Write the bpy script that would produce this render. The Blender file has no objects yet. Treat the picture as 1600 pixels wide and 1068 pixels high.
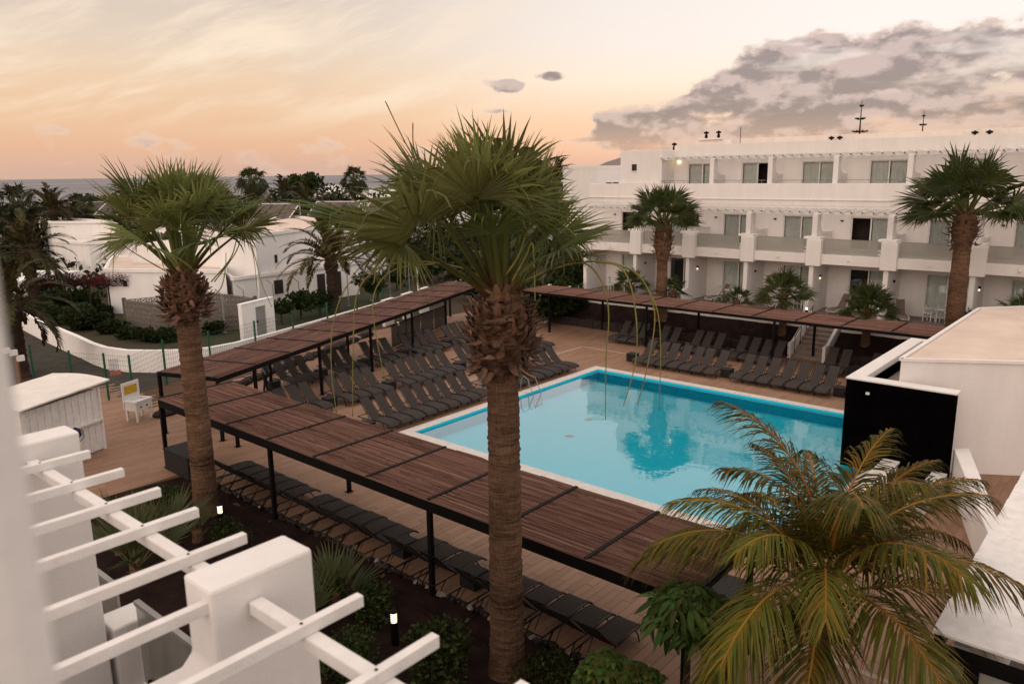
import bpy, math, random
import numpy as np
from mathutils import Vector, Matrix
R_ = math.radians
RNG = random.Random(7)
scene = bpy.context.scene
COL = scene.collection

# ------------------------------------------------------------------ camera
CAMR = ((0.65257975, 0.16905269, -0.73862091), (-0.75760533, 0.1286119, -0.63991651), (-0.01318417, 0.9771797, 0.21200475))
CAMZ = 9.0
cam_d = bpy.data.cameras.new('camera')
cam = bpy.data.objects.new('camera', cam_d); COL.objects.link(cam)
m4 = Matrix.Identity(4)
for i in range(3):
    for j in range(3):
        m4[i][j] = CAMR[i][j]
m4[2][3] = CAMZ
cam.matrix_world = m4
cam_d.sensor_fit = 'HORIZONTAL'; cam_d.sensor_width = 36; cam_d.lens = 1219 / 1600 * 36
cam_d.clip_start = 0.05; cam_d.clip_end = 60000
cam_d.dof.use_dof = True; cam_d.dof.focus_distance = 24; cam_d.dof.aperture_fstop = 2.2
scene.camera = cam
FWD = Vector((0.7558, 0.6548, 0)).normalized()
RGT = Vector((FWD.y, -FWD.x, 0))

# ------------------------------------------------------------------ world (dusk sky with clouds)
world = bpy.data.worlds.new('World'); scene.world = world; world.use_nodes = True
world.cycles.sampling_method = 'MANUAL'; world.cycles.sample_map_resolution = 512
SUN_AZ = -152.0      # degrees from the view direction, left is negative
SUN_EL = 10.0
sun_dir = FWD * math.cos(R_(SUN_AZ)) + RGT * math.sin(R_(SUN_AZ))
def build_world():
    nt = world.node_tree; nt.nodes.clear(); L = nt.links
    def N(t, **kw):
        n = nt.nodes.new(t)
        for k, v in kw.items(): setattr(n, k, v)
        return n
    def setin(s, v):
        if isinstance(v, bpy.types.NodeSocket): L.new(v, s)
        else: s.default_value = v
    def mth(op, a, b=0.0, c=None, clamp=False):
        n = N('ShaderNodeMath', operation=op, use_clamp=clamp)
        setin(n.inputs[0], a); setin(n.inputs[1], b)
        if c is not None: setin(n.inputs[2], c)
        return n.outputs[0]
    def smooth(x, a, b):
        n = N('ShaderNodeMapRange', interpolation_type='SMOOTHSTEP')
        setin(n.inputs[0], x); n.inputs[1].default_value = a; n.inputs[2].default_value = b
        return n.outputs[0]
    def mix(f, a, b):
        n = N('ShaderNodeMix', data_type='RGBA')
        setin(n.inputs['Factor'], f); setin(n.inputs[6], a); setin(n.inputs[7], b)
        return n.outputs[2]
    def dot(v, w):
        n = N('ShaderNodeVectorMath', operation='DOT_PRODUCT'); L.new(v, n.inputs[0]); n.inputs[1].default_value = w
        return n.outputs['Value']
    def comb(x, y, z=0.0):
        n = N('ShaderNodeCombineXYZ'); setin(n.inputs[0], x); setin(n.inputs[1], y); setin(n.inputs[2], z); return n.outputs[0]
    def noise(v, scale, detail=6, rough=0.55, dist=0.0):
        n = N('ShaderNodeTexNoise'); L.new(v, n.inputs['Vector']); n.inputs['Scale'].default_value = scale
        n.inputs['Detail'].default_value = detail; n.inputs['Roughness'].default_value = rough; n.inputs['Distortion'].default_value = dist
        return n.outputs['Fac']
    tc = N('ShaderNodeTexCoord'); d = tc.outputs['Generated']
    x = dot(d, tuple(RGT)); y = dot(d, tuple(FWD)); z = dot(d, (0, 0, 1))
    az = mth('MULTIPLY', mth('ARCTAN2', x, y), 57.2958)
    el = mth('MULTIPLY', mth('ARCSINE', z), 57.2958)
    LEFT = [(-4, (0.378, 0.288, 0.252)), (0, (0.558, 0.36, 0.279)), (0.8, (0.594, 0.365, 0.279)), (1.9, (0.666, 0.387, 0.252)), (3.7, (0.702, 0.432, 0.27)), (6.1, (0.72, 0.5, 0.333)), (8.6, (0.666, 0.522, 0.396)), (13, (0.558, 0.468, 0.41)), (26, (0.98, 0.84, 0.76)), (90, (1.12, 0.99, 0.92))]
    RIGHT = [(-4, (0.378, 0.288, 0.252)), (0, (0.594, 0.378, 0.297)), (0.8, (0.72, 0.423, 0.306)), (1.9, (0.81, 0.477, 0.306)), (3.7, (0.828, 0.54, 0.36)), (6.1, (0.855, 0.684, 0.54)), (8.6, (0.81, 0.693, 0.621)), (13, (0.774, 0.693, 0.639)), (26, (0.98, 0.86, 0.79)), (90, (1.12, 0.99, 0.92))]
    def pos(e): return (math.sqrt(max(e + 4, 0) / 94))
    rel = mth('SQRT', mth('MAXIMUM', mth('DIVIDE', mth('ADD', el, 4.0), 94.0), 0.0))
    def mkramp(pts):
        ramp = N('ShaderNodeValToRGB'); cr = ramp.color_ramp
        while len(cr.elements) < len(pts): cr.elements.new(0.5)
        for e_, (e, c) in zip(cr.elements, pts): e_.position = pos(e); e_.color = (*c, 1)
        L.new(rel, ramp.inputs[0]); return ramp.outputs[0]
    base = mix(smooth(az, -16, 10), mkramp(LEFT), mkramp(RIGHT))
    pale = mth('MULTIPLY', smooth(az, 6, 26), smooth(el, 3.0, 8))
    base = mix(mth('MULTIPLY', pale, .6), base, (.87, .79, .745, 1))
    # cirrus streaks
    u = mth('DIVIDE', az, 57.3); v = mth('DIVIDE', el, 57.3)
    su = mth('ADD', mth('MULTIPLY', u, .95), mth('MULTIPLY', v, .31)); sv = mth('SUBTRACT', mth('MULTIPLY', v, .95), mth('MULTIPLY', u, .31))
    warp = noise(comb(u, v, 3.0), 5.0, 2)
    cv = comb(mth('MULTIPLY', su, 3.2), mth('ADD', mth('MULTIPLY', sv, 17.0), mth('MULTIPLY', warp, .9)), 1.7)
    c1 = smooth(noise(cv, 1.25, 5, .62), .42, .66)
    cmask = mth('MULTIPLY', smooth(az, 9, -14), smooth(el, 2.0, 6.0))
    base = mix(mth('MULTIPLY', mth('MULTIPLY', c1, cmask), .85), base, (.83, .66, .50, 1))
    base = mix(mth('MULTIPLY', mth('MULTIPLY', smooth(warp, .5, .7), cmask), .35), base, (.58, .455, .38, 1))
    # cumulus bank low on the right, and a few small clouds
    etop = mth('ADD', 2.5, mth('MULTIPLY', smooth(az, 2.5, 22), 6.3))
    env = mth('MULTIPLY', mth('SUBTRACT', etop, el), .34)
    env = mth('MINIMUM', env, mth('ADD', mth('MULTIPLY', smooth(az, 1.5, 12.0), .58), -.14))
    def bump(a0, e0, ra, re, amp):
        q = mth('ADD', mth('POWER', mth('DIVIDE', mth('SUBTRACT', az, a0), ra), 2.0), mth('POWER', mth('DIVIDE', mth('SUBTRACT', el, e0), re), 2.0))
        return mth('SUBTRACT', mth('MULTIPLY', mth('EXPONENT', mth('MULTIPLY', q, -1.0)), amp), .38)
    for b in ((0.0, 5.9, 1.5, .6, .72), (2.8, 6.5, 1.8, .55, .76), (-5.2, 4.1, 2.6, .42, .58), (-1.2, 4.2, 2.4, .35, .5), (5.2, 2.2, 4.0, .4, .6)):
        env = mth('MAXIMUM', env, bump(*b))
    far = mth('MULTIPLY', smooth(mth('ABSOLUTE', az), 70, 50), 1.0)
    cu = comb(mth('MULTIPLY', u, 1.0), mth('MULTIPLY', v, 1.7), .6)
    n1 = noise(cu, 12.0, 6, .55)
    n1b = noise(comb(mth('MULTIPLY', u, 1.0), mth('ADD', mth('MULTIPLY', v, 1.7), .022), .6), 12.0, 4, .55)
    dens = mth('ADD', mth('MULTIPLY', mth('SUBTRACT', n1, .5), 2.0), env)
    bank = smooth(dens, -.02, .15)
    lit = smooth(mth('SUBTRACT', n1, n1b), -.05, .07)
    # gaps between the layers of the bank
    gaps = noise(comb(mth('MULTIPLY', u, 1.3), mth('MULTIPLY', v, 6.0), 4.2), 5.0, 3, .6)
    bank = mth('MULTIPLY', bank, mth('SUBTRACT', 1.0, mth('MULTIPLY', smooth(gaps, .50, .66), .5)))
    bank = mth('MULTIPLY', bank, mth('ADD', .5, mth('MULTIPLY', smooth(el, .8, 4.0), .48)))
    ccol = mix(lit, (.265, .19, .18, 1), (.52, .38, .345, 1))
    ccol = mix(smooth(dens, .22, .02), ccol, (.72, .54, .44, 1))
    base = mix(mth('MULTIPLY', bank, far), base, ccol)
    bg = N('ShaderNodeBackground'); L.new(base, bg.inputs[0]); bg.inputs[1].default_value = 1.0
    sky = N('ShaderNodeTexSky', sky_type='NISHITA'); sky.sun_disc = False
    sky.sun_elevation = R_(SUN_EL); sky.sun_rotation = math.atan2(sun_dir.x, sun_dir.y)
    bg2 = N('ShaderNodeBackground'); L.new(sky.outputs[0], bg2.inputs[0]); bg2.inputs[1].default_value = 0.012
    add = N('ShaderNodeAddShader'); L.new(bg.outputs[0], add.inputs[0]); L.new(bg2.outputs[0], add.inputs[1])
    out = N('ShaderNodeOutputWorld'); L.new(add.outputs[0], out.inputs[0])
build_world()
sun_d = bpy.data.lights.new('sun', 'SUN'); sun_d.energy = .85; sun_d.angle = R_(50); sun_d.color = (1.0, .82, .72)
sun = bpy.data.objects.new('sun', sun_d); COL.objects.link(sun)
sd = Vector((sun_dir.x * math.cos(R_(SUN_EL + 3)), sun_dir.y * math.cos(R_(SUN_EL + 3)), math.sin(R_(SUN_EL + 3))))
sun.rotation_euler = (sd).to_track_quat('Z', 'Y').to_euler(); sun.location = (0, 0, 60)
scene.view_settings.view_transform = 'Standard'; scene.view_settings.look = 'None'
scene.view_settings.exposure = 0.22; scene.view_settings.gamma = 1; scene.view_settings.use_curve_mapping = False
scene.render.engine = 'CYCLES'
scene.cycles.use_denoising = True
scene.cycles.max_bounces = 5; scene.cycles.diffuse_bounces = 2; scene.cycles.glossy_bounces = 2
scene.cycles.transparent_max_bounces = 12; scene.cycles.transmission_bounces = 3
scene.cycles.caustics_reflective = False; scene.cycles.caustics_refractive = False

# ------------------------------------------------------------------ materials
MATS = {}
class NT:
    def __init__(s, name):
        s.m = bpy.data.materials.new(name); s.m.use_nodes = True; s.t = s.m.node_tree; s.t.nodes.clear()
        s.out = s.n('ShaderNodeOutputMaterial'); MATS[name] = s.m
    def n(s, t, **kw):
        n = s.t.nodes.new(t)
        for k, v in kw.items(): setattr(n, k, v)
        return n
    def set(s, sock, v):
        if isinstance(v, bpy.types.NodeSocket): s.t.links.new(v, sock)
        else: sock.default_value = v
    def pos(s): return s.n('ShaderNodeNewGeometry').outputs['Position']
    def obj(s): return s.n('ShaderNodeTexCoord').outputs['Object']
    def mapv(s, v, scale=(1, 1, 1), rot=(0, 0, 0)):
        n = s.n('ShaderNodeMapping'); s.set(n.inputs[0], v); n.inputs['Scale'].default_value = scale; n.inputs['Rotation'].default_value = rot
        return n.outputs[0]
    def noise(s, v, scale, detail=4, rough=.55, dist=0):
        n = s.n('ShaderNodeTexNoise'); s.set(n.inputs['Vector'], v); n.inputs['Scale'].default_value = scale
        n.inputs['Detail'].default_value = detail; n.inputs['Roughness'].default_value = rough; n.inputs['Distortion'].default_value = dist
        return n.outputs['Fac']
    def math(s, op, a, b=0.0, clamp=False):
        n = s.n('ShaderNodeMath', operation=op, use_clamp=clamp); s.set(n.inputs[0], a); s.set(n.inputs[1], b); return n.outputs[0]
    def rng(s, x, a, b, c=0.0, d=1.0):
        n = s.n('ShaderNodeMapRange'); s.set(n.inputs[0], x)
        for i, q in enumerate((a, b, c, d)): n.inputs[i + 1].default_value = q
        return n.outputs[0]
    def mix(s, f, a, b, mode='MIX'):
        n = s.n('ShaderNodeMix', data_type='RGBA', blend_type=mode); s.set(n.inputs['Factor'], f); s.set(n.inputs[6], a); s.set(n.inputs[7], b)
        return n.outputs[2]
    def bump(s, h, strength=.3, dist=.02):
        n = s.n('ShaderNodeBump'); s.set(n.inputs['Height'], h); n.inputs['Strength'].default_value = strength; n.inputs['Distance'].default_value = dist
        return n.outputs[0]
    def bsdf(s, col, rough=.7, spec=.3, metal=0.0, normal=None, **kw):
        n = s.n('ShaderNodeBsdfPrincipled'); s.set(n.inputs['Base Color'], col); s.set(n.inputs['Roughness'], rough)
        n.inputs['Specular IOR Level'].default_value = spec; n.inputs['Metallic'].default_value = metal
        if normal is not None: s.set(n.inputs['Normal'], normal)
        for k, v in kw.items(): s.set(n.inputs[k], v)
        return n.outputs[0]
    def end(s, sh): s.t.links.new(sh, s.out.inputs[0]); return s.m
def C4(c): return (*c, 1) if len(c) == 3 else c
def noisy(name, c1, c2, scale=3, rough=.7, spec=.25, bumpk=0, bscale=30, detail=5, mapscale=(1, 1, 1), world=True, metal=0.0):
    t = NT(name); p = t.pos() if world else t.obj(); p = t.mapv(p, mapscale)
    col = t.mix(t.rng(t.noise(p, scale, detail), .3, .7), C4(c1), C4(c2))
    nrm = t.bump(t.noise(p, bscale, 4), bumpk, .02) if bumpk else None
    return t.end(t.bsdf(col, rough, spec, metal, nrm))
def make_materials():
    # white render with faint streaks and dirt
    for nm, a, b in (('white_wall', (.80, .755, .725), (.72, .67, .635)), ('villa_white', (.88, .85, .825), (.80, .765, .735)), ('roof_white', (.78, .73, .68), (.66, .60, .54))):
        t = NT(nm); p = t.pos()
        n1 = t.noise(t.mapv(p, (1, 1, .25)), 1.6, 6, .62); n2 = t.noise(p, 9, 5)
        col = t.mix(t.rng(t.math('ADD', n1, t.math('MULTIPLY', n2, .35)), .5, .95), C4(a), C4(b))
        stain = t.rng(t.noise(t.mapv(p, (2.2, 2.2, .16)), 1.3, 5, .6), .62, .80)
        col = t.mix(t.math('MULTIPLY', stain, .13), col, (.50, .44, .40, 1))
        t.end(t.bsdf(col, .88, .2, 0, t.bump(t.noise(p, 45, 4), .25, .01)))
    noisy('white_paint', (.83, .79, .76), (.70, .65, .61), 5.5, .55, .3, .25, 60, 8)
    noisy('roof_beige', (.74, .60, .50), (.62, .49, .41), .8, .9, .1, .2, 25, 7)
    noisy('black_paint', (.0015, .0013, .0013), (.003, .0025, .0025), 2, .95, .0, .1, 30)
    noisy('black_metal', (.003, .0026, .0026), (.006, .005, .005), 3, .65, .12, .08, 40)
    noisy('grey_metal', (.22, .21, .20), (.30, .29, .28), 4, .45, .4)
    noisy('green_metal', (.010, .07, .035), (.015, .10, .05), 4, .5, .35)
    noisy('sling', (.046, .037, .034), (.060, .050, .046), 40, .85, .1, .3, 300)
    noisy('lounger_frame', (.004, .0035, .0035), (.007, .006, .006), 4, .55, .2)
    noisy('wicker', (.009, .008, .008), (.018, .016, .015), 60, .7, .3, .5, 90)
    noisy('taupe_sling', (.15, .11, .095), (.19, .145, .125), 20, .8, .2, .2, 200)
    noisy('white_plastic', (.74, .72, .70), (.66, .64, .62), 4, .4, .4)
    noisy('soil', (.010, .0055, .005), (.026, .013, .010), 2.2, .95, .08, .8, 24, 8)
    noisy('lava_stone', (.018, .014, .014), (.07, .055, .05), 14, .95, .1, .8, 30)
    noisy('pale_stone', (.38, .30, .26), (.18, .14, .12), 10, .9, .1, .5, 40)
    noisy('asphalt', (.040, .031, .027), (.072, .056, .048), 1.4, .92, .15, .3, 60, 8)
    noisy('patio_floor', (.20, .165, .145), (.26, .215, .19), 1.5, .75, .2, .1, 20)
    noisy('terrain', (.075, .055, .040), (.045, .045, .022), .06, .95, .1, .3, 3, 8)
    noisy('beach', (.34, .26, .20), (.22, .17, .13), .03, .95, .1)
    noisy('hill', (.20, .165, .16), (.27, .23, .22), .004, 1, 0)
    noisy('concrete', (.085, .07, .062), (.15, .125, .11), 3, .9, .15, .4, 30)
    noisy('step_stone', (.20, .155, .125), (.28, .22, .18), 5, .85, .2, .2, 40)
    noisy('curtain', (.80, .80, .75), (.68, .70, .66), 5, .9, .1)
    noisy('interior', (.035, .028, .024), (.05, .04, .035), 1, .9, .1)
    noisy('terracotta', (.40, .17, .09), (.30, .12, .07), 4, .85, .15)
    noisy('pool_coping', (.66, .61, .57), (.55, .50, .46), 4, .6, .3, .1, 40)
    noisy('pool_paint', (.015, .73, .96), (.018, .75, .97), 1.2, .6, .2)
    noisy('stripe', (.34, .26, .21), (.42, .33, .27), 6, .75, .2)
    noisy('grout', (.09, .05, .032), (.12, .07, .045), 5, .9, .1)
    noisy('skin', (.30, .15, .09), (.34, .18, .11), 5, .6, .3)
    noisy('blue_shirt', (.02, .10, .22), (.03, .13, .28), 5, .85, .1)
    noisy('dark_cloth', (.012, .012, .014), (.02, .02, .022), 5, .9, .1)
    noisy('cardboard', (.48, .27, .12), (.55, .33, .16), 6, .9, .1)
    noisy('sign_yellow', (.45, .27, .02), (.55, .34, .03), 9, .6, .2)
    noisy('sign_red', (.42, .12, .09), (.5, .2, .15), 20, .6, .2)
    noisy('blue_bag', (.012, .02, .07), (.02, .03, .1), 12, .8, .2)
    noisy('rust', (.24, .12, .06), (.15, .08, .05), 10, .9, .1)
    # deck planks: colour per plank from its cell in the paving pattern
    t = NT('deck_plank'); p = t.pos()
    sx = t.n('ShaderNodeSeparateXYZ'); t.set(sx.inputs[0], p)
    row = t.math('FLOOR', t.math('DIVIDE', sx.outputs[1], .205)); cx = t.math('FLOOR', t.math('DIVIDE', t.math('ADD', sx.outputs[0], t.math('MULTIPLY', row, .47)), 1.205))
    cb = t.n('ShaderNodeCombineXYZ'); t.set(cb.inputs[0], cx); t.set(cb.inputs[1], row)
    wn = t.n('ShaderNodeTexWhiteNoise', noise_dimensions='2D'); t.set(wn.inputs['Vector'], cb.outputs[0])
    grain = t.noise(t.mapv(p, (2.2, 26, 1)), 1.3, 7, .65, .6); big = t.noise(p, .45, 5)
    f = t.math('ADD', t.math('MULTIPLY', wn.outputs['Value'], .26), t.math('ADD', t.math('MULTIPLY', grain, .45), t.math('MULTIPLY', big, .3)))
    col = t.mix(t.rng(f, .25, .9), (.20, .107, .064, 1), (.345, .203, .130, 1))
    t.end(t.bsdf(col, t.rng(grain, .3, .7, .55, .75), .3, 0, t.bump(grain, .15, .004)))
    # reeds
    t = NT('reed'); p = t.obj()
    rnd = t.n('ShaderNodeObjectInfo').outputs['Random']
    at = t.n('ShaderNodeAttribute', attribute_name='tint').outputs['Fac']
    g = t.noise(t.mapv(p, (30, 1.2, 30)), 1.0, 5, .6)
    f = t.math('ADD', t.math('MULTIPLY', at, .65), t.math('MULTIPLY', g, .5))
    col = t.mix(t.rng(f, .2, 1.0), (.055, .027, .021, 1), (.28, .155, .12, 1))
    col = t.mix(t.math('MULTIPLY', rnd, .25), col, (.14, .065, .048, 1))
    pale = t.rng(at, .965, .99); col = t.mix(pale, col, (.30, .19, .14, 1))
    t.end(t.bsdf(col, .85, .15))
    # leaves: colour attribute carries the leaf's own green to straw
    for nm, tr in (('leaf', .45), ('leaf_dark', .2)):
        t = NT(nm)
        a = t.n('ShaderNodeAttribute', attribute_name='leafcol').outputs['Color']
        rnd = t.n('ShaderNodeObjectInfo').outputs['Random']
        hv = t.n('ShaderNodeHueSaturation'); t.set(hv.inputs['Color'], a); t.set(hv.inputs['Value'], t.rng(rnd, 0, 1, .75, 1.25)); t.set(hv.inputs['Hue'], t.rng(rnd, 0, 1, .485, .515))
        b = t.bsdf(hv.outputs[0], .48 if nm == 'leaf' else .6, .28 if nm == 'leaf' else .12)
        tl = t.n('ShaderNodeBsdfTranslucent'); t.set(tl.inputs[0], hv.outputs[0])
        ms = t.n('ShaderNodeMixShader'); ms.inputs[0].default_value = tr; t.set(ms.inputs[1], b); t.set(ms.inputs[2], tl.outputs[0])
        t.end(ms.outputs[0])
    # palm trunks: ringed bark
    for nm, a, b in (('palm_bark', (.028, .014, .008), (.235, .135, .083)), ('palm_bark_dark', (.035, .022, .016), (.085, .055, .04))):
        t = NT(nm); p = t.obj()
        ring = t.noise(t.mapv(p, (1.5, 1.5, 13)), 1.6, 6, .65, .5); fine = t.noise(t.mapv(p, (14, 14, 2.2)), 2.2, 5, .6); big = t.noise(t.mapv(p, (.7, .7, .9)), 1.0, 3)
        f = t.math('ADD', t.math('MULTIPLY', ring, .5), t.math('ADD', t.math('MULTIPLY', fine, .3), t.math('MULTIPLY', big, .45)))
        col = t.mix(t.rng(f, .46, .78), C4(a), C4(b))
        t.end(t.bsdf(col, .95, .1, 0, t.bump(t.math('ADD', ring, t.math('MULTIPLY', fine, .6)), 1.0, .05)))
    t = NT('boot'); rnd = t.n('ShaderNodeObjectInfo').outputs['Random']; p = t.obj()
    g = t.noise(t.mapv(p, (30, 30, 5)), 1.0, 4)
    col = t.mix(rnd, (.040, .018, .012, 1), (.27, .14, .085, 1)); col = t.mix(t.rng(g, .35, .7), col, (.11, .06, .042, 1))
    col = t.mix(t.rng(rnd, .90, .93), col, (.38, .22, .14, 1))
    t.end(t.bsdf(col, .85, .2))
    # water: clear, with a mirror that grows at grazing angles
    t = NT('pool_water'); p = t.pos()
    h = t.math('ADD', t.noise(t.mapv(p, (1, 1, 1)), 1.3, 3, .5, .5), t.math('MULTIPLY', t.noise(p, 5, 2), .15))
    nrm = t.bump(h, .05, .10)
    fr = t.n('ShaderNodeFresnel'); fr.inputs[0].default_value = 1.33; t.set(fr.inputs['Normal'], nrm)
    gl = t.n('ShaderNodeBsdfGlossy'); gl.inputs['Roughness'].default_value = .02; t.set(gl.inputs['Normal'], nrm)
    tp = t.n('ShaderNodeBsdfTransparent'); tp.inputs[0].default_value = (.80, .99, 1, 1)
    ms = t.n('ShaderNodeMixShader'); t.set(ms.inputs[0], t.math('MULTIPLY', fr.outputs[0], 2.3, True)); t.set(ms.inputs[1], tp.outputs[0]); t.set(ms.inputs[2], gl.outputs[0]); t.end(ms.outputs[0])
    t = NT('sea_water'); p = t.pos()
    t.end(t.bsdf(t.mix(t.rng(t.noise(t.mapv(p, (.0004, .0012, 1)), 1, 5), .35, .65), (.10, .105, .125, 1), (.19, .175, .185, 1)), .55, .3))
    # glass
    def glassy(name, tint, base, trans, rough=.02, boost=1.0):
        t = NT(name)
        fr = t.n('ShaderNodeFresnel'); fr.inputs[0].default_value = 1.5
        gl = t.n('ShaderNodeBsdfGlossy'); gl.inputs['Roughness'].default_value = rough
        tp = t.n('ShaderNodeBsdfTransparent'); tp.inputs[0].default_value = C4(tint)
        df = t.n('ShaderNodeBsdfDiffuse'); df.inputs[0].default_value = C4(base)
        m1 = t.n('ShaderNodeMixShader'); m1.inputs[0].default_value = 1 - trans; t.set(m1.inputs[1], tp.outputs[0]); t.set(m1.inputs[2], df.outputs[0])
        m2 = t.n('ShaderNodeMixShader'); t.set(m2.inputs[0], t.math('MULTIPLY', fr.outputs[0], boost, True)); t.set(m2.inputs[1], m1.outputs[0]); t.set(m2.inputs[2], gl.outputs[0]); t.end(m2.outputs[0])
    glassy('window_glass', (.97, .985, .98), (.2, .25, .24), .97, .01, 1.0)
    glassy('frosted_glass', (.86, .87, .83), (.46, .44, .39), .42, .12, 1.0)
    glassy('mesh_screen', (.6, .6, .6), (.02, .018, .018), .45, .5, .2)
    for nm, c, s in (('lamp_glow', (1.0, .82, .55), 2.2), ('lamp_yellow', (1.0, .72, .22), 5.0), ('lamp_green', (1.0, .95, .45), 3.0), ('lamp_orange', (1.0, .33, .08), 1.6)):
        t = NT(nm); e = t.n('ShaderNodeEmission'); e.inputs[0].default_value = C4(c); e.inputs[1].default_value = s; t.end(e.outputs[0])
make_materials()

# ------------------------------------------------------------------ helpers
class MB:
    """collects vertices and faces (world or local coordinates) and links them as one mesh object"""
    def __init__(s): s.v = []; s.f = []; s.mi = []; s.cur = 0
    def quadbox(s, P):
        b = len(s.v); s.v += P
        for q in ((0, 3, 2, 1), (4, 5, 6, 7), (0, 1, 5, 4), (1, 2, 6, 5), (2, 3, 7, 6), (3, 0, 4, 7)):
            s.f.append(tuple(b + i for i in q)); s.mi.append(s.cur)
    def box(s, x0, x1, y0, y1, z0, z1):
        s.quadbox([(x0, y0, z0), (x1, y0, z0), (x1, y1, z0), (x0, y1, z0), (x0, y0, z1), (x1, y0, z1), (x1, y1, z1), (x0, y1, z1)]); return s
    def bar(s, a, b, w, h, up=(0, 0, 1)):
        a, b = Vector(a), Vector(b); d = (b - a).normalized(); u = Vector(up)
        sd_ = d.cross(u)
        if sd_.length < 1e-4: sd_ = d.cross(Vector((1, 0, 0)))
        sd_.normalize(); u = sd_.cross(d); sd_ *= w / 2; u = u * (h / 2)
        s.quadbox([tuple(q) for q in (a - sd_ - u, b - sd_ - u, b + sd_ - u, a + sd_ - u, a - sd_ + u, b - sd_ + u, b + sd_ + u, a + sd_ + u)]); return s
    def tube(s, path, rad, n=8, cap=True):
        path = [Vector(p) for p in path]; k = len(path)
        if not hasattr(rad, '__len__'): rad = [rad] * k
        b = len(s.v); prev = None
        for i, p in enumerate(path):
            d = (path[min(i + 1, k - 1)] - path[max(i - 1, 0)]).normalized()
            if prev is None:
                a = d.cross(Vector((0, 0, 1)));
                if a.length < .05: a = d.cross(Vector((1, 0, 0)))
            else: a = prev - d * prev.dot(d)
            a.normalize(); prev = a; c = d.cross(a)
            for j in range(n):
                t = 2 * math.pi * j / n; s.v.append(tuple(p + (a * math.cos(t) + c * math.sin(t)) * rad[i]))
        for i in range(k - 1):
            for j in range(n):
                s.f.append((b + i * n + j, b + i * n + (j + 1) % n, b + (i + 1) * n + (j + 1) % n, b + (i + 1) * n + j)); s.mi.append(s.cur)
        if cap:
            s.f.append(tuple(b + j for j in range(n))[::-1]); s.mi.append(s.cur)
            s.f.append(tuple(b + (k - 1) * n + j for j in range(n))); s.mi.append(s.cur)
        return s
    def lathe(s, x, y, prof, n=16):
        return s.tube([(x, y, z) for z, r in prof], [r for z, r in prof], n)
    def prism(s, poly, z0, z1):
        b = len(s.v); n = len(poly)
        s.v += [(p[0], p[1], z0) for p in poly] + [(p[0], p[1], z1) for p in poly]
        s.f.append(tuple(range(b, b + n))[::-1]); s.mi.append(s.cur)
        s.f.append(tuple(range(b + n, b + 2 * n))); s.mi.append(s.cur)
        for i in range(n):
            j = (i + 1) % n; s.f.append((b + i, b + j, b + n + j, b + n + i)); s.mi.append(s.cur)
        return s
    def extr(s, pts, axis, a0, a1):
        """extrude a closed profile along x or y; pts are (other, z)"""
        b = len(s.v); n = len(pts)
        mk = (lambda p, a: (a, p[0], p[1])) if axis == 'x' else (lambda p, a: (p[0], a, p[1]))
        s.v += [mk(p, a0) for p in pts] + [mk(p, a1) for p in pts]
        s.f.append(tuple(range(b, b + n))); s.mi.append(s.cur); s.f.append(tuple(range(b + n, b + 2 * n))[::-1]); s.mi.append(s.cur)
        for i in range(n):
            j = (i + 1) % n; s.f.append((b + j, b + i, b + n + i, b + n + j)); s.mi.append(s.cur)
        return s
    def quad(s, *P):
        b = len(s.v); s.v += [tuple(p) for p in P]; s.f.append(tuple(range(b, b + len(P)))); s.mi.append(s.cur); return s
    def mesh(s, name, mats, off=(0, 0, 0), smooth=False):
        me = bpy.data.meshes.new(name)
        me.from_pydata([(v[0] - off[0], v[1] - off[1], v[2] - off[2]) for v in s.v], [], s.f)
        for m in (mats if isinstance(mats, (list, tuple)) else [mats]): me.materials.append(MATS[m])
        if any(s.mi): me.polygons.foreach_set('material_index', s.mi)
        if smooth: me.polygons.foreach_set('use_smooth', [True] * len(me.polygons))
        me.update(); return me
    def build(s, name, mats, parent=None, smooth=False, bevel=0, origin=None):
        """world-coordinate vertices; the object's origin is its parent's location"""
        off = Vector((0, 0, 0)); p = parent
        while p is not None: off += p.location; p = p.parent
        if origin is not None: off = Vector(origin)
        o = bpy.data.objects.new(name, s.mesh(name, mats, off, smooth)); COL.objects.link(o)
        if parent: o.parent = parent
        elif origin is not None: o.location = origin
        if bevel:
            bv = o.modifiers.new('bevel', 'BEVEL'); bv.width = bevel; bv.segments = 2; bv.limit_method = 'ANGLE'
        return o
def link(name, mesh, parent=None, loc=(0, 0, 0), rot=(0, 0, 0), scale=1.0):
    o = bpy.data.objects.new(name, mesh); COL.objects.link(o); o.parent = parent
    o.location = loc; o.rotation_euler = rot
    o.scale = (scale,) * 3 if not hasattr(scale, '__len__') else scale
    return o
def tag(o, label=None, cat=None, group=None, kind=None):
    if label: o['label'] = label
    if cat: o['category'] = cat
    if group: o['group'] = group
    if kind: o['kind'] = kind
    return o
def empty(name, loc, label, cat, group=None, rz=0):
    o = bpy.data.objects.new(name, None); COL.objects.link(o); o.location = loc; o.rotation_euler = (0, 0, rz); o.empty_display_size = .3
    return tag(o, label, cat, group)
def copy_tree(o, parent=None):
    c = o.copy(); COL.objects.link(c); c.parent = parent
    for ch in o.children: copy_tree(ch, c)
    return c
def struct(mb, name, mats, **kw):
    o = mb.build(name, mats, **kw); o['kind'] = 'structure'; return o
ORD = ['first', 'second', 'third', 'fourth', 'fifth', 'sixth', 'seventh', 'eighth', 'ninth', 'tenth', 'eleventh', 'twelfth', 'thirteenth', 'fourteenth', 'fifteenth',
       'sixteenth', 'seventeenth', 'eighteenth', 'nineteenth', 'twentieth', 'twenty-first', 'twenty-second', 'twenty-third', 'twenty-fourth', 'twenty-fifth', 'twenty-sixth']
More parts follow.
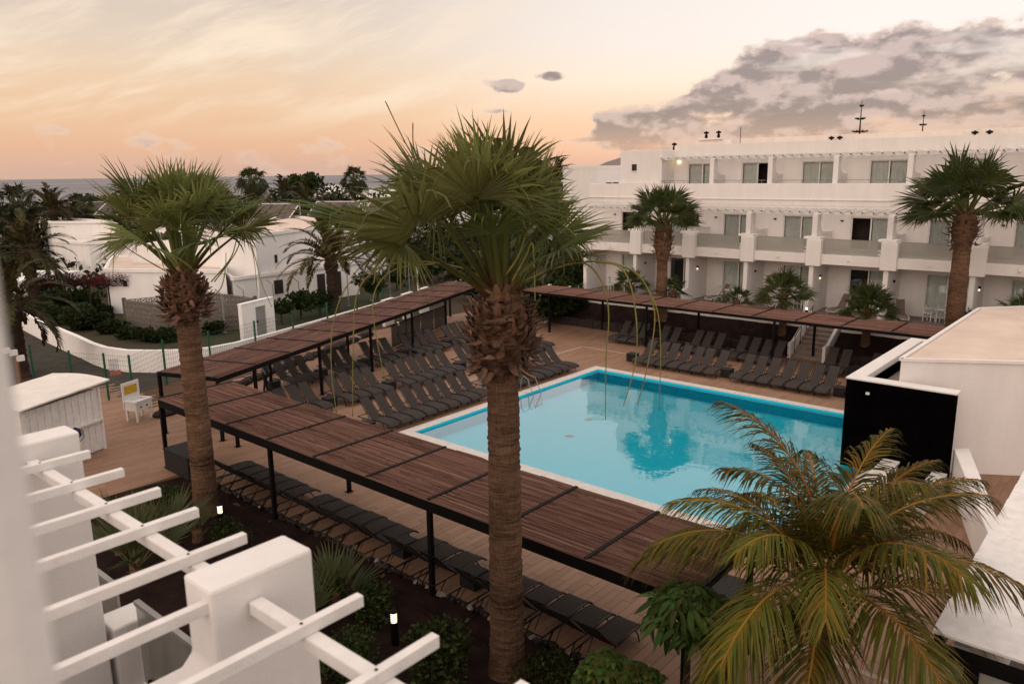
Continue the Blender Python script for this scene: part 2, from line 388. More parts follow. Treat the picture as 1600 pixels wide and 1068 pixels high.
def view(p):
    d = Vector(p) - Vector((0, 0, CAMZ)); c = [sum(CAMR[i][j] * d[i] for i in range(3)) for j in range(3)]
    return (800 - 1219 * c[0] / c[2], 534 + 1219 * c[1] / c[2], -c[2])

# ------------------------------------------------------------------ ground, sea, hill
POOL = (17.75, 29.25, 6.6, 20.05)      # water x0 x1 y0 y1
def build_ground():
    # terrain sheet falling to the sea on the left; the deck, the street and the gardens lie on it
    xs = [-3000, -400, -120, -40, 0, 6, 10, 14, 17.2, 29.8, 36, 50, 70, 100, 150, 220, 320, 480, 800, 1500, 3500, 9000]
    ys = [-3000, -800, -200, -60, 0, 6, 20.6, 32, 45, 60, 80, 110, 150, 200, 260, 330, 420, 520, 700, 1000, 1600, 3000, 6000]
    m = MB(); idx = {}
    for i, x in enumerate(xs):
        for j, y in enumerate(ys):
            s = y * .9 - x * .42          # seaward distance
            z = -.05 if s < 60 else -.05 - 17 * min(1, ((s - 60) / 260)) ** 1.2
            if 17.2 <= x <= 29.8 and 6 <= y <= 20.6: z = -2.2
            idx[i, j] = len(m.v); m.v.append((x, y, z))
    for i in range(len(xs) - 1):
        for j in range(len(ys) - 1):
            m.f.append((idx[i, j], idx[i + 1, j], idx[i + 1, j + 1], idx[i, j + 1])); m.mi.append(0)
    struct(m, 'ground', 'terrain')
    m = MB(); m.quad((-40000, -5000, -12), (40000, -5000, -12), (40000, 45000, -12), (-40000, 45000, -12)); struct(m, 'sea', 'sea_water')
    # street
    m = MB(); m.prism([(-6, 22), (8.0, 24.6), (12.3, 29.5), (12.6, 33), (17.5, 34.2), (16.4, 36.8), (15.0, 39), (15.0, 45), (16.5, 60), (19, 90), (-6, 90)], -.04, -.012); struct(m, 'street', 'asphalt')
    # hill on the skyline
    m = MB(); c = FWD * math.cos(R_(8)) * 2600 + RGT * math.sin(R_(8)) * 2600; b = 0; n = 40; rows = 8
    r2 = random.Random(3)
    for k in range(rows + 1):
        for i in range(n + 1):
            a = (i / n - .5); q = 1 - k / rows
            hgt = 52 * (math.exp(-((a + .0) / .06) ** 2) + .6 * math.exp(-((a - .14) / .12) ** 2) + .35 * math.exp(-((a - .38) / .2) ** 2)) * (1 - (k / rows - .5) ** 2 * 4) + r2.uniform(-1.5, 1.5)
            p = c + RGT * a * 1500 + FWD * (k - rows / 2) * 110
            m.v.append((p.x, p.y, hgt - 6))
    for k in range(rows):
        for i in range(n):
            q = k * (n + 1) + i; m.f.append((q, q + 1, q + n + 2, q + n + 1)); m.mi.append(0)
    struct(m, 'hill', 'hill', smooth=True)
build_ground()

# ------------------------------------------------------------------ pool deck
def build_deck():
    x0, x1, y0, y1 = POOL; c = .42
    m = MB()
    X0, X1, Y0, Y1 = 8.0, 37.1, -2.0, 36.0
    zt, zb = -.018, -.04
    m.box(X0, x0 - c, Y0, Y1, zb, zt); m.box(x1 + c, X1, Y0, Y1, zb, zt); m.box(x0 - c, x1 + c, Y0, y0 - c, zb, zt); m.box(x0 - c, x1 + c, y1 + c, Y1, zb, zt)
    deck = struct(m, 'pool_deck', 'grout')
    # planks of wood-look tile
    PX, PY = 1.205, .205; g = .005
    cand = []
    far = MB()
    back = lambda x: 26.9 + (x - 12.1) * .3677       # the pergola line closes the deck on the left
    for r in range(int(-1.6 / PY), int(35.8 / PY)):
        off = r * .47
        k0 = int(math.floor((X0 + off) / PX)); k1 = int(math.ceil((X1 + off) / PX))
        for k in range(k0, k1):
            a = max(k * PX - off, X0 + .02); b = min((k + 1) * PX - off, X1); ya, yb = r * PY, (r + 1) * PY
            if b - a < .06: continue
            if ya > back((a + b) / 2) + 2.9 and (a > 13): continue
            if b < 10.76 and 7.1 < ya < 22.6: continue            # planting bed, plus a soil strip standing in for shaded deck
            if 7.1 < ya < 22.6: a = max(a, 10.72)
            segs = [(a, b)]
            if yb > y0 - c and ya < y1 + c:
                segs = [(p, q) for p, q in ((a, min(b, x0 - c)), (max(a, x1 + c), b)) if q - p > .04]
            for p, q in segs:
                cand.append((p + g / 2, q - g / 2, ya + g / 2, yb - g / 2))
    def dist(t):
        q = view(((t[0] + t[1]) / 2, (t[2] + t[3]) / 2, 0))
        if q[2] < 1 or not (-60 < q[0] < 1600 and 0 < q[1] < 1075): return 1e9
        hid = 0
        if q[0] < 250 and q[1] > 690: hid = 40
        if q[1] > 1000 and q[0] < 860: hid = 40
        if 330 < q[0] < 1130 and 5.4 < t[2] < 23.7 and t[0] > 12.9 and t[0] < 15.6: hid = 40   # beneath the reed roof
        if t[2] < 2.2: hid = 40
        return math.hypot((t[0] + t[1]) / 2, (t[2] + t[3]) / 2) + hid
    cand.sort(key=dist)
    cache = {}
    for t in cand[:300]:
        sx = round(t[1] - t[0], 3)
        if sx not in cache:
            q = MB(); h = sx / 2; w = (PY - g) / 2; e = .004
            q.v = [(-h, -w, -.018), (h, -w, -.018), (h, w, -.018), (-h, w, -.018), (-h, -w, -e), (h, -w, -e), (h, w, -e), (-h, w, -e), (-h + e, -w + e, 0), (h - e, -w + e, 0), (h - e, w - e, 0), (-h + e, w - e, 0)]
            q.f = [(8, 9, 10, 11)] + [(i, (i + 1) % 4, (i + 1) % 4 + 4, i + 4) for i in range(4)] + [(i + 4, (i + 1) % 4 + 4, (i + 1) % 4 + 8, i + 8) for i in range(4)]; q.mi = [0] * 9
            cache[sx] = q.mesh('deck_plank', 'deck_plank')
        link('deck_plank', cache[sx], deck, ((t[0] + t[1]) / 2, (t[2] + t[3]) / 2, RNG.uniform(-.0012, .0012)))
    for t in cand[300:]:
        z = RNG.uniform(-.001, .001)
        b = len(far.v); far.v += [(t[0], t[2], -.018), (t[1], t[2], -.018), (t[1], t[3], -.018), (t[0], t[3], -.018), (t[0], t[2], z), (t[1], t[2], z), (t[1], t[3], z), (t[0], t[3], z)]
        far.f += [(b + 4, b + 5, b + 6, b + 7)] + [(b + i, b + (i + 1) % 4, b + (i + 1) % 4 + 4, b + i + 4) for i in range(4)]; far.mi += [0] * 5
    o = far.build('far_planks', 'deck_plank', deck); o['kind'] = 'stuff'
    # pale tile line round the sunbathing area
    for k, (ax, ay, bx, by) in enumerate(((32.75, 23.55, 32.75, 9.0), (13.7, 6.6, 13.7, 3.0), (32.75, 23.45, 22.0, 23.45))):
        m = MB(); n = max(1, int(math.hypot(bx - ax, by - ay) / .4)); w = .06
        for i in range(n):
            p0 = (ax + (bx - ax) * i / n, ay + (by - ay) * i / n); p1 = (ax + (bx - ax) * (i + .97) / n, ay + (by - ay) * (i + .97) / n)
            m.bar((p0[0], p0[1], .001), (p1[0], p1[1], .001), .13, .008)
        m.build('tile_line', 'stripe', deck)['kind'] = 'stuff'
    # pool
    m = MB(); D = .55
    m.quad((x0, y0, -D), (x1, y0, -D), (x1, y1, -D), (x0, y1, -D))
    for p, q in (((x0, y0), (x1, y0)), ((x1, y0), (x1, y1)), ((x1, y1), (x0, y1)), ((x0, y1), (x0, y0))):
        m.quad((*q, -D), (*p, -D), (*p, .0), (*q, .0))
    struct(m, 'pool_basin', 'pool_paint')
    m = MB(); m.quad((x0, y0, -.07), (x1, y0, -.07), (x1, y1, -.07), (x0, y1, -.07)); struct(m, 'pool_water', 'pool_water')
    cop = None; m = MB(); z0, z1 = -.2, .012
    # coping stones, butted end to end
    st = []
    for i in range(20):
        L_ = (x1 - x0 + 2 * c) / 20; a = x0 - c + i * L_
        st += [(a + .002, a + L_ - .002, y1, y1 + c), (a + .002, a + L_ - .002, y0 - c, y0)]
    for i in range(22):
        L_ = (y1 - y0) / 22; a = y0 + i * L_
        st += [(x0 - c, x0, a + .002, a + L_ - .002), (x1, x1 + c, a + .002, a + L_ - .002)]
    base = MB(); base.box(x0 - c, x0 - .004, y0 - c, y1 + c, -.2, -.004); base.box(x1 + .004, x1 + c, y0 - c, y1 + c, -.2, -.004)
    base.box(x0 - .004, x1 + .004, y0 - c, y0 - .004, -.2, -.004); base.box(x0 - .004, x1 + .004, y1 + .004, y1 + c, -.2, -.004)
    cop = struct(base, 'pool_edge', 'pool_coping')
    for s in st:
        q = MB(); q.box(*s, -.003, .014 + RNG.uniform(0, .002)); q.build('coping_stone', 'pool_coping', cop)
    # drain covers on the pool floor
    for k, (dx, dy, w) in enumerate(((24.15, 17.0, 'far'), (22.1, 16.4, 'near'))):
        e = empty('drain_cover', (dx, dy, -.55), 'small grey drain cover on the pool floor, the %s of the two' % ('farther' if w == 'far' else 'nearer'), 'drain cover', 'pool drains')
        q = MB(); q.box(dx - .13, dx + .13, dy - .13, dy + .13, -.55, -.53); q.build('frame', 'grey_metal', e)
        for i in range(5): q = MB(); q.box(dx - .11, dx + .11, dy - .11 + i * .05, dy - .08 + i * .05, -.53, -.515); q.build('slat', 'grey_metal', e)
    # handrail at the pool edge
    e = empty('pool_handrail', (24.3, 20.2, 0), 'pale bent tube handrail at the pool edge behind the tall palm', 'handrail')
    for s in (0, .5):
        q = MB(); q.tube([(24.1 + s, 20.45, 0), (24.1 + s, 20.4, .55), (24.1 + s, 20.25, .72), (24.1 + s, 20.05, .6), (24.1 + s, 19.75, -.05), (24.1 + s, 19.7, -.6)], .015, 8); q.build('rail', 'grey_metal', e, True)
    for z in (-.25, -.5): q = MB(); q.box(24.1, 24.6, 19.66, 19.74, z, z + .03); q.build('step', 'grey_metal', e)
build_deck()

# ------------------------------------------------------------------ pergolas
def reed_mats():
    out = []
    for v in range(4):
        rr = random.Random(40 + v); m = MB(); tint = []
        L, W = 2.0, 2.5
        n = 130
        for layer in range(2):
            for i in range(n):
                x = (i + rr.uniform(.1, .9)) / n * W; z = layer * .013 + rr.uniform(0, .006); r = rr.uniform(.006, .0105)
                y0_, y1_ = rr.uniform(-.02, .04), L - rr.uniform(-.02, .04)
                if layer and rr.random() < .35: y0_, y1_ = sorted((rr.uniform(0, L), rr.uniform(0, L)))
                dx = rr.uniform(-.03, .03); b = len(m.v); tv = rr.random()
                ym = (y0_ + y1_) / 2
                for (yy, xx) in ((y0_, x - dx), (ym, x + rr.uniform(-.01, .01)), (y1_, x + dx)):
                    m.v += [(xx - r, yy, z), (xx, yy, z + r * 1.3), (xx + r, yy, z)]; tint += [tv] * 3
                for q in (0, 3):
                    m.f += [(b + q, b + q + 1, b + q + 4, b + q + 3), (b + q + 1, b + q + 2, b + q + 5, b + q + 4)]; m.mi += [0, 0]
        # closing layer below
        b = len(m.v); m.v += [(0, 0, -.004), (W, 0, -.004), (W, L, -.004), (0, L, -.004)]; tint += [.1] * 4; m.f.append((b, b + 1, b + 2, b + 3)); m.mi.append(0)
        me = m.mesh('reed_mat', 'reed'); at = me.attributes.new('tint', 'FLOAT', 'POINT'); at.data.foreach_set('value', tint); out.append(me)
    return out
MATSREED = reed_mats()
def pergola(name, label, org, ang, nb, W, sp, posts_front, posts_back, beam=.2, zt=2.25):
    """org: front corner; runs along local +y, depth along local +x; local frame rotated by ang about z"""
    e = empty(name, (org[0], org[1], 0), label, 'pergola', 'pergolas around the pool deck', ang)
    def bd(m, nm, mat, **k): return link(nm, m.mesh(nm, mat), e, **k)
    Ltot = nb * sp
    m = MB(); m.box(0, .07, 0, Ltot, zt - beam, zt - .005); bd(m, 'long_beam', 'black_metal')
    m = MB(); m.box(W - .07, W, 0, Ltot, zt - beam, zt - .005); bd(m, 'long_beam', 'black_metal')
    for i in range(nb + 1):
        y = i * sp
        m = MB(); m.box(.072, W - .072, y - .035, y + .035, zt - .10, zt - .008); bd(m, 'rafter', 'black_metal')
        m = MB(); m.box(.01, W - .01, y - .04, y + .04, zt + .026, zt + .044); bd(m, 'cross_bar', 'black_metal')
    m0 = MATSREED
    for i in range(nb):
        o = link('reed_mat', m0[RNG.randrange(4)], e, (.0, i * sp, zt), (0, 0, 0), (W / 2.5, sp / 2.0, 1)); o['kind'] = 'stuff'
        for q in range(1, 4): 
            mm = MB(); mm.box(W * q / 4 - .02, W * q / 4 + .02, i * sp + .04, (i + 1) * sp - .04, zt - .06, zt - .008); bd(mm, 'purlin', 'black_metal')
    for side, ps in ((0.0, posts_front), (W - .1, posts_back)):
        for y in ps:
            m = MB(); m.box(side, side + .1, y - .05, y + .05, .004, zt - beam - .002); m.box(side - .04, side + .14, y - .09, y + .09, .0, .016)
            bd(m, 'post', 'black_metal')
    return e
# foreground pergola, left pergola, far pergola in front of the hotel
pergola('reed_pergola', 'nearest reed-roofed black pergola running across the foreground beside the pool', (10.45, 5.36), 0, 9, 2.55, 2.037, (.05, 6.12, 12.2, 18.28), (.05, 6.12, 12.2, 18.28), .24)
AP2 = math.atan2(35.42 - 31.26, 35.29 - 23.99)
# local +y runs along the direction AP2, so local +x points to its right (towards the pool)
pergola('reed_pergola', 'long reed-roofed pergola beside the street wall, behind the left lounger rows', (12.0, 27.05), AP2 - math.pi / 2, 12, 2.65, 2.03, (.05, 6.1, 12.2, 18.3, 24.3), (.05, 2.0, 6.1, 10.2, 14.3, 18.3, 22.2, 24.3), .17)
pergola('reed_pergola', 'far reed-roofed pergola in front of the hotel terraces', (34.65, 6.9), 0, 11, 2.55, 2.04, (.05, 7.1, 13.9, 20.3), (.05, 6.1, 12.2, 18.3, 22.3), .13)

# ------------------------------------------------------------------ planting beds, borders
def stones(name, path, n, label, r=(.06, .13), mat='lava_stone', jitter=.08, pale=.0):
    """a kerb of rough stones, every stone its own part"""
    rr = random.Random(len(name) + n); mesh = []
    for k in range(5):
        m = MB(); q = random.Random(k)
        pts = []
        for (z, f) in ((-.4, .75), (.1, 1.0), (.55, .7)):
            for j in range(6):
                a = j * math.pi / 3 + q.uniform(-.2, .2); s = f * q.uniform(.8, 1.15); m.v.append((math.cos(a) * s, math.sin(a) * s, z + q.uniform(-.1, .1)))
        m.v.append((0, 0, .8))
        for i in range(2):
            for j in range(6): m.f.append((i * 6 + j, i * 6 + (j + 1) % 6, i * 6 + 6 + (j + 1) % 6, i * 6 + 6 + j)); m.mi.append(0)
        for j in range(6): m.f.append((12 + j, 12 + (j + 1) % 6, 18)); m.mi.append(0)
        mesh.append((m.mesh('stone', mat), m.mesh('stone', 'pale_stone')))
    seg = [(Vector(a), Vector(b)) for a, b in zip(path, path[1:])]; tot = sum((b - a).length for a, b in seg)
    e = empty(name, path[0], label, 'stone border')
    for i in range(n):
        t = tot * (i + .5) / n
        for a, b in seg:
            if t <= (b - a).length: p = a + (b - a).normalized() * t; break
            t -= (b - a).length
        s = rr.uniform(*r)
        link('stone', mesh[rr.randrange(5)][1 if rr.random() < pale else 0], e, p - e.location + Vector((rr.uniform(-jitter, jitter), rr.uniform(-jitter, jitter), s * .3)), (0, 0, rr.uniform(0, 6)), (s * rr.uniform(.9, 1.5), s, s))
    return e
def mound(poly_fn, nx, ny, name, mat, amp=.05, seed=1):
    rr = random.Random(seed); m = MB()
    for i in range(nx + 1):
        for j in range(ny + 1):
            p = poly_fn(i / nx, j / ny); edge = 0 if (i in (0, nx) or j in (0, ny)) else 1
            m.v.append((p[0], p[1], p[2] + edge * rr.uniform(-amp, amp)))
    for i in range(nx):
        for j in range(ny): q = i * (ny + 1) + j; m.f.append((q, q + ny + 1, q + ny + 2, q + 1)); m.mi.append(0)
    return struct(m, name, mat, smooth=True)
mound(lambda a, b: (3.0 + 7.7 * a, -1.5 + 24.0 * b if a < .9 else 7.1 + 15.4 * b, .005 + .11 * math.sin(math.pi * a)), 24, 70, 'planting_bed_near_with_shade_strip', 'soil', .05, 2)  # real bed, widened over the deck; outer dark soil imitates shade under the loungers
mound(lambda a, b: (37.25 + 1.25 * a, 14.2 + 14.9 * b, .42 + .85 * a), 8, 40, 'planting_bed_far', 'soil', .06, 3)
mound(lambda a, b: (37.25 + 1.25 * a, 2.0 + 10.2 * b, .42 + .85 * a), 8, 30, 'planting_bed_right', 'soil', .06, 4)
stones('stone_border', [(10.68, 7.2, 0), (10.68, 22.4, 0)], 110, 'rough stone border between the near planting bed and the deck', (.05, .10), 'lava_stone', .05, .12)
# low lava wall along the left pergola
_d = Vector((math.cos(AP2), math.sin(AP2), 0)); _n = Vector((-_d.y, _d.x, 0))
_p = Vector((12.6, 29.3, 0))
stones('lava_stone_wall', [_p + _d * .2 - _n * .3, _p + _d * 16], 170, 'low dark lava stone wall behind the left pergola', (.16, .26), 'lava_stone', .10, .02)
m = MB()
for i in range(26):
    y = 14.35 + i * .575; m.box(37.12, 37.28 + .02 * (i % 2), y + .004, y + .57, -.02, .42 + .03 * ((i * 7) % 3))
E1 = empty('bed_wall', (37.2, 14.3, 0), 'low dark stone retaining wall holding the far planting bed', 'wall')
for i in range(26):
    q = MB(); y = 14.35 + i * .575; q.box(37.12 - .02 * (i % 3), 37.26, y + .006, y + .565, -.02, .42 + .03 * ((i * 7) % 3)); q.build('block', 'lava_stone', E1, False, .015)
E1 = empty('bed_wall', (37.2, 2.0, 0), 'low dark stone retaining wall right of the wide steps', 'wall')
for i in range(17):
    q = MB(); y = 2.2 + i * .575; q.box(37.12 - .02 * (i % 3), 37.26, y + .006, y + .565, -.02, .42 + .03 * ((i * 7) % 3)); q.build('block', 'lava_stone', E1, False, .015)

# terrace in front of the hotel with a white kerb, and two flights of steps
m = MB(); m.box(38.72, 48, -6, 12.25, -.05, 1.36); m.box(38.72, 48, 14.1, 29.1, -.05, 1.36); m.box(39.4, 48, 12.25, 14.1, -.05, 1.36); m.box(39.4, 48, 29.1, 31.2, -.05, 1.36); struct(m, 'terrace_ground', 'patio_floor')
for (a, b, w) in ((-6, 12.2, 'right of the wide steps'), (14.15, 28.9, 'between the two flights of steps')):
    e = empty('white_kerb', (38.6, a, 1.2), 'low white kerb at the terrace edge %s' % w, 'kerb')
    n = int((b - a) / 1.5)
    for i in range(n):
        q = MB(); y0_ = a + (b - a) * i / n; q.box(38.46, 38.718, y0_ + .004, a + (b - a) * (i + 1) / n - .004, -.02, 1.47); q.build('block', 'white_wall', e, False, .02)
def steps(ya, yb, label, lx=36.9):
    e = empty('steps', (lx, (ya + yb) / 2, 0), label, 'steps', 'flights of steps up to the hotel terrace'); n = 8
    for i in range(n):
        q = MB(); q.box(lx + i * .31, lx + (i + 1) * .31 - (.002 if i < n - 1 else -.02), ya, yb, -.02 + 0 * i, 1.36 * (i + 1) / n); q.build('step', 'step_stone', e, False, .012)
    for y0_, y1_ in ((ya - .16, ya - .003), (yb + .003, yb + .16)):
        q = MB(); q.extr([(lx - .15, -.02), (lx - .15, .75), (lx + .3, .8), (lx + 2.35, 1.95), (lx + 2.52, 1.95), (lx + 2.52, -.02)], 'y', y0_, y1_); q.build('side_wall', 'white_wall', e, False, .02)
    q = MB(); y_ = yb - .06; q.tube([(lx + .15, y_, 1.05), (lx + 2.4, y_, 2.25)], .02, 6)
    for i in range(4): q.tube([(lx + .2 + i * .7, y_, .12 + i * .35), (lx + .2 + i * .7, y_, 1.08 + i * .373)], .016, 6)
    q.build('handrail', 'black_metal', e)
    return e
steps(12.45, 13.95, 'wide stone steps with white side walls and black handrail, right part of the far side')
steps(29.3, 30.7, 'stone steps with white side walls beside the left end of the far pergola', 36.9)

# ------------------------------------------------------------------ sun loungers and side boxes
def make_lounger(mat_s='sling', mat_f='lounger_frame'):
    e = bpy.data.objects.new('sun_lounger', None); COL.objects.link(e)
    W = .275
    seat = [(0.0, .20), (.07, .275), (.2, .315), (.5, .335), (.8, .325), (1.02, .30)]
    back = [(1.03, .305), (1.2, .47), (1.42, .70), (1.62, .93), (1.68, .975)]
    for nm, pr in (('seat_sling', seat), ('back_sling', back)):
        m = MB(); W = .275 if nm == 'seat_sling' else .235
        for (y, z) in pr:
            for x in (-W + .03, -W * .4, W * .4, W - .03): m.v.append((x, y, z + .012 - (.012 if abs(x) < W * .5 else 0)))
        k = len(pr)
        for (y, z) in pr:
            for x in (-W + .03, -W * .4, W * .4, W - .03): m.v.append((x, y, z + .012 - (.012 if abs(x) < W * .5 else 0) - .014))
        for o_, fl in ((0, 0), (4 * k, 1)):
            for i in range(k - 1):
                for j in range(3):
                    q = (o_ + i * 4 + j, o_ + i * 4 + j + 1, o_ + i * 4 + 5 + j, o_ + i * 4 + 4 + j); m.f.append(q[::-1] if fl else q); m.mi.append(0)
        link(nm, m.mesh(nm, mat_s, smooth=True), e)
    W = .275
    for s in (-1, 1):
        m = MB(); x = s * W
        m.tube([(x, y, z - .004) for y, z in seat], .016, 6); m.tube([(x, .9, .30), (x, 1.25, .30), (x, 1.72, .30)], .016, 6)
        link('side_rail', m.mesh('side_rail', mat_f, smooth=True), e)
        m = MB(); m.tube([(x * (.98 if y < 1.1 else .87), y, z) for y, z in back], .015, 6); link('back_rail', m.mesh('back_rail', mat_f, smooth=True), e)
        m = MB(); m.tube([(x, .36, .315), (x * 1.02, .25, .16), (x * 1.02, .20, .0)], .015, 6); link('leg', m.mesh('leg', mat_f, smooth=True), e)
        m = MB(); m.tube([(x, 1.36, .295), (x * 1.02, 1.5, .15), (x * 1.02, 1.56, .0)], .015, 6); link('leg', m.mesh('leg', mat_f, smooth=True), e)
    for y_, z_ in ((1.68, .975), (0.0, .195), (1.72, .30)):
        m = MB(); m.tube([(-W, y_, z_), (W, y_, z_)], .014, 6); link('cross_tube', m.mesh('cross_tube', mat_f, smooth=True), e)
    m = MB(); m.tube([(0, 1.36, .635), (0, 1.62, .30)], .010, 6); link('back_strut', m.mesh('back_strut', mat_f), e)
    return e
LPROTO = make_lounger(); LUSED = [False]
def lounger(x, y, rz, label, group, proto=None, z=0, s=1):
    if not LUSED[0] and proto is None: o = LPROTO; LUSED[0] = True
    else: o = copy_tree(proto or LPROTO)
    o.location = (x, y, z + .004); o.rotation_euler = (0, 0, rz); o.scale = (s, s, s); tag(o, label, 'sun lounger', group); return o
def box_mesh():
    m = MB(); m.box(-.22, .22, -.22, .22, .03, .36); a = m.mesh('body', 'wicker')
    m = MB(); m.box(-.235, .235, -.235, .235, .362, .385); b = m.mesh('top', 'wicker')
    return a, b
BOXM = box_mesh()
def side_box(x, y, rz, label, z=0, s=1.0):
    e = empty('side_box', (x, y, z), label, 'side table', 'dark square side boxes between loungers', rz)
    link('body', BOXM[0], e, scale=s); link('top', BOXM[1], e, scale=s)
    for a in (-.17, .17):
        for b in (-.17, .17):
            pass
    return e
def row_of(items, fixed, axis, rz, where, group, side):
    """items: list of ('L' or 'B', coordinate)"""
    nl = nb = 0
    for k, c in items:
        j = RNG.uniform(-.015, .015)
        if k == 'L':
            x, y = (c, fixed + j * 2) if axis == 'x' else (fixed + j * 2, c)
            lounger(x, y, rz + RNG.uniform(-.035, .035), 'charcoal lounger, %s from %s in %s' % (ORD[nl], side, where), group); nl += 1
        else:
            off = .75
            x, y = (c, fixed + off) if axis == 'x' else (fixed + off * (1 if rz < 0 else -1), c)
            side_box(x, y, rz, 'dark side box, %s from %s in %s' % (ORD[nb], side, where)); nb += 1
P_ = .612
def run(start, groups, step=P_, boxw=.62):
    out = []; c = start; sg = 1 if step > 0 else -1
    for g in groups:
        if g == 'B': out.append(('B', c - sg * .06)); c += sg * (boxw - .0)
        elif g == 'G': c += sg * .45
        else:
            for _ in range(g): out.append(('L', c)); c += step
    return out
row_of(run(16.75, ['B', 9, 'G', 7, 2]), 20.62, 'x', 0, 'the row beside the pool edge', 'loungers left of the pool', 'left')
row_of(run(15.4, [4, 'B', 4, 'B', 6, 'B', 6, 'G', 3]), 24.3, 'x', 0, 'the middle row left of the pool', 'loungers left of the pool', 'left')
row_of(run(17.9, ['B', 3, 'B', 3, 'B', 3, 'B', 4, 'B', 3, 'B', 2]), 28.35, 'x', 0, 'the back row left of the pool', 'loungers left of the pool', 'left')
row_of(run(19.6, ['B', 7, 'B', 7, 'B', 3], -P_), 30.85, 'y', -math.pi / 2, 'the far-side front row', 'loungers on the far side of the pool', 'left')
row_of(run(22.7, [3, 'B', 2, 'B', 3, 'B', 4], -P_) + run(11.6, [2, 'B', 2], -P_), 34.35, 'y', -math.pi / 2, 'the back row under the far pergola', 'loungers on the far side of the pool', 'left')
row_of([('L', 21.1 - i * .61) for i in range(6)] + [('L', 17.05 - i * .615) for i in range(6)] + [('B', 13.42)] + [('L', 12.95 - i * .63) for i in range(3)] + [('B', 11.1)] + [('L', 10.6 - i * .635) for i in range(6)],
       12.15, 'y', math.pi / 2, 'the near pergola row', 'loungers under the near pergola', 'left')

# ------------------------------------------------------------------ leaves
def leafmesh(name, V, F, COLS, mats, MI=None, smooth=False):
    me = bpy.data.meshes.new(name); me.from_pydata(V, [], F)
    for q in mats: me.materials.append(MATS[q])
    if MI: me.polygons.foreach_set('material_index', MI)
    at = me.color_attributes.new('leafcol', 'FLOAT_COLOR', 'POINT')
    at.data.foreach_set('color', np.array([(*c, 1) for c in COLS], 'f').ravel())
    if smooth: me.polygons.foreach_set('use_smooth', [True] * len(F))
    me.update(); return me
def lerp(a, b, t): return tuple(x + (y - x) * t for x, y in zip(a, b))
def fan_leaf(seed, el, pet=1.2, R=1.0, nseg=36, spread=125, droop=1.0, g1=(.055, .075, .017), g2=(.115, .130, .038), tip=(.19, .135, .055), sag=18, prad=.020, limp=.5):
    """a fan leaf whose stalk leaves the origin towards +y at elevation el; gravity is -z"""
    rr = random.Random(seed); V = []; F = []; Cc = []
    def add(p, c): V.append(tuple(p)); Cc.append(c); return len(V) - 1
    # stalk
    p = Vector((0, .05, 0)); e0 = R_(el); n = 7; ring = []
    d = Vector((0, math.cos(e0), math.sin(e0)))
    stalk = (.13, .145, .038)
    for i in range(n + 1):
        t = i / n; a = e0 - R_(sag) * t * math.cos(e0); d = Vector((0, math.cos(a), math.sin(a)))
        nn = Vector((0, -math.sin(a), math.cos(a))); w = prad * (1.9 - 1.1 * t); h = prad * (1.1 - .5 * t)
        c = lerp((.22, .12, .05), stalk, min(1, t * 3)); q = [add(p + Vector((w, 0, 0)), c), add(p + nn * h, c), add(p - Vector((w, 0, 0)), c), add(p - nn * h, c)]
        if ring:
            for j in range(4): F.append((ring[j], ring[(j + 1) % 4], q[(j + 1) % 4], q[j]))
        ring = q
        if i < n: p = p + d * pet / n
    # blade
    a = a - R_(6); t_ = Vector((0, math.cos(a), math.sin(a))); nn = Vector((0, -math.sin(a), math.cos(a))); X = Vector((1, 0, 0))
    roll = rr.uniform(-.9, .9); X2 = X * math.cos(roll) + nn * math.sin(roll); n2 = nn * math.cos(roll) - X * math.sin(roll)
    dphi = 2 * R_(spread) / nseg
    gb = lerp(g1, g2, rr.random())
    split = rr.uniform(.42, .55)
    for k in range(nseg):
        phi = -R_(spread) + (k + .5) * dphi + rr.uniform(-.02, .02)
        L = R * (1.0 - .30 * (abs(phi) / R_(spread)) ** 2) * rr.uniform(.86, 1.08)
        dr = t_ * math.cos(phi) + X2 * math.sin(phi); sd_ = -t_ * math.sin(phi) + X2 * math.cos(phi)
        fold = .20 * abs(math.sin(phi)) ; kd = droop * rr.uniform(.35, 1.0); lp = rr.random() < limp
        br = rr.uniform(.75, 1.25); c0 = tuple(x * br for x in gb)
        prev = None
        for s in (.04, .28, split, .76, .88, 1.0):
            pos = p + dr * (L * s) + n2 * (fold * L * s * (1 - .5 * s))
            pos.z -= kd * L * (.10 * s * s + .42 * max(0, s - .35) ** 2)
            if lp and s > .6: q = s - .6; pos.z -= L * q * rr.uniform(.5, .95) * droop; pos -= dr * L * q * .45
            w = (L * s * math.tan(dphi / 2) * 1.04) if s <= split else (L * split * math.tan(dphi / 2) * max(.04, 1 - (s - split) / (1.02 - split)))
            c = lerp(c0, tip, max(0, (s - .72)) / .28 * rr.uniform(.1, .9)) if s > .72 else lerp((.12, .13, .04), c0, min(1, s * 3.5))
            ids = [add(pos - sd_ * w - n2 * (w * .45), c), add(pos + n2 * (w * .35), c), add(pos + sd_ * w - n2 * (w * .45), c)]
            if prev: F += [(prev[0], prev[1], ids[1], ids[0]), (prev[1], prev[2], ids[2], ids[1])]
            prev = ids
    return leafmesh('fan_leaf', V, F, Cc, ['leaf'])
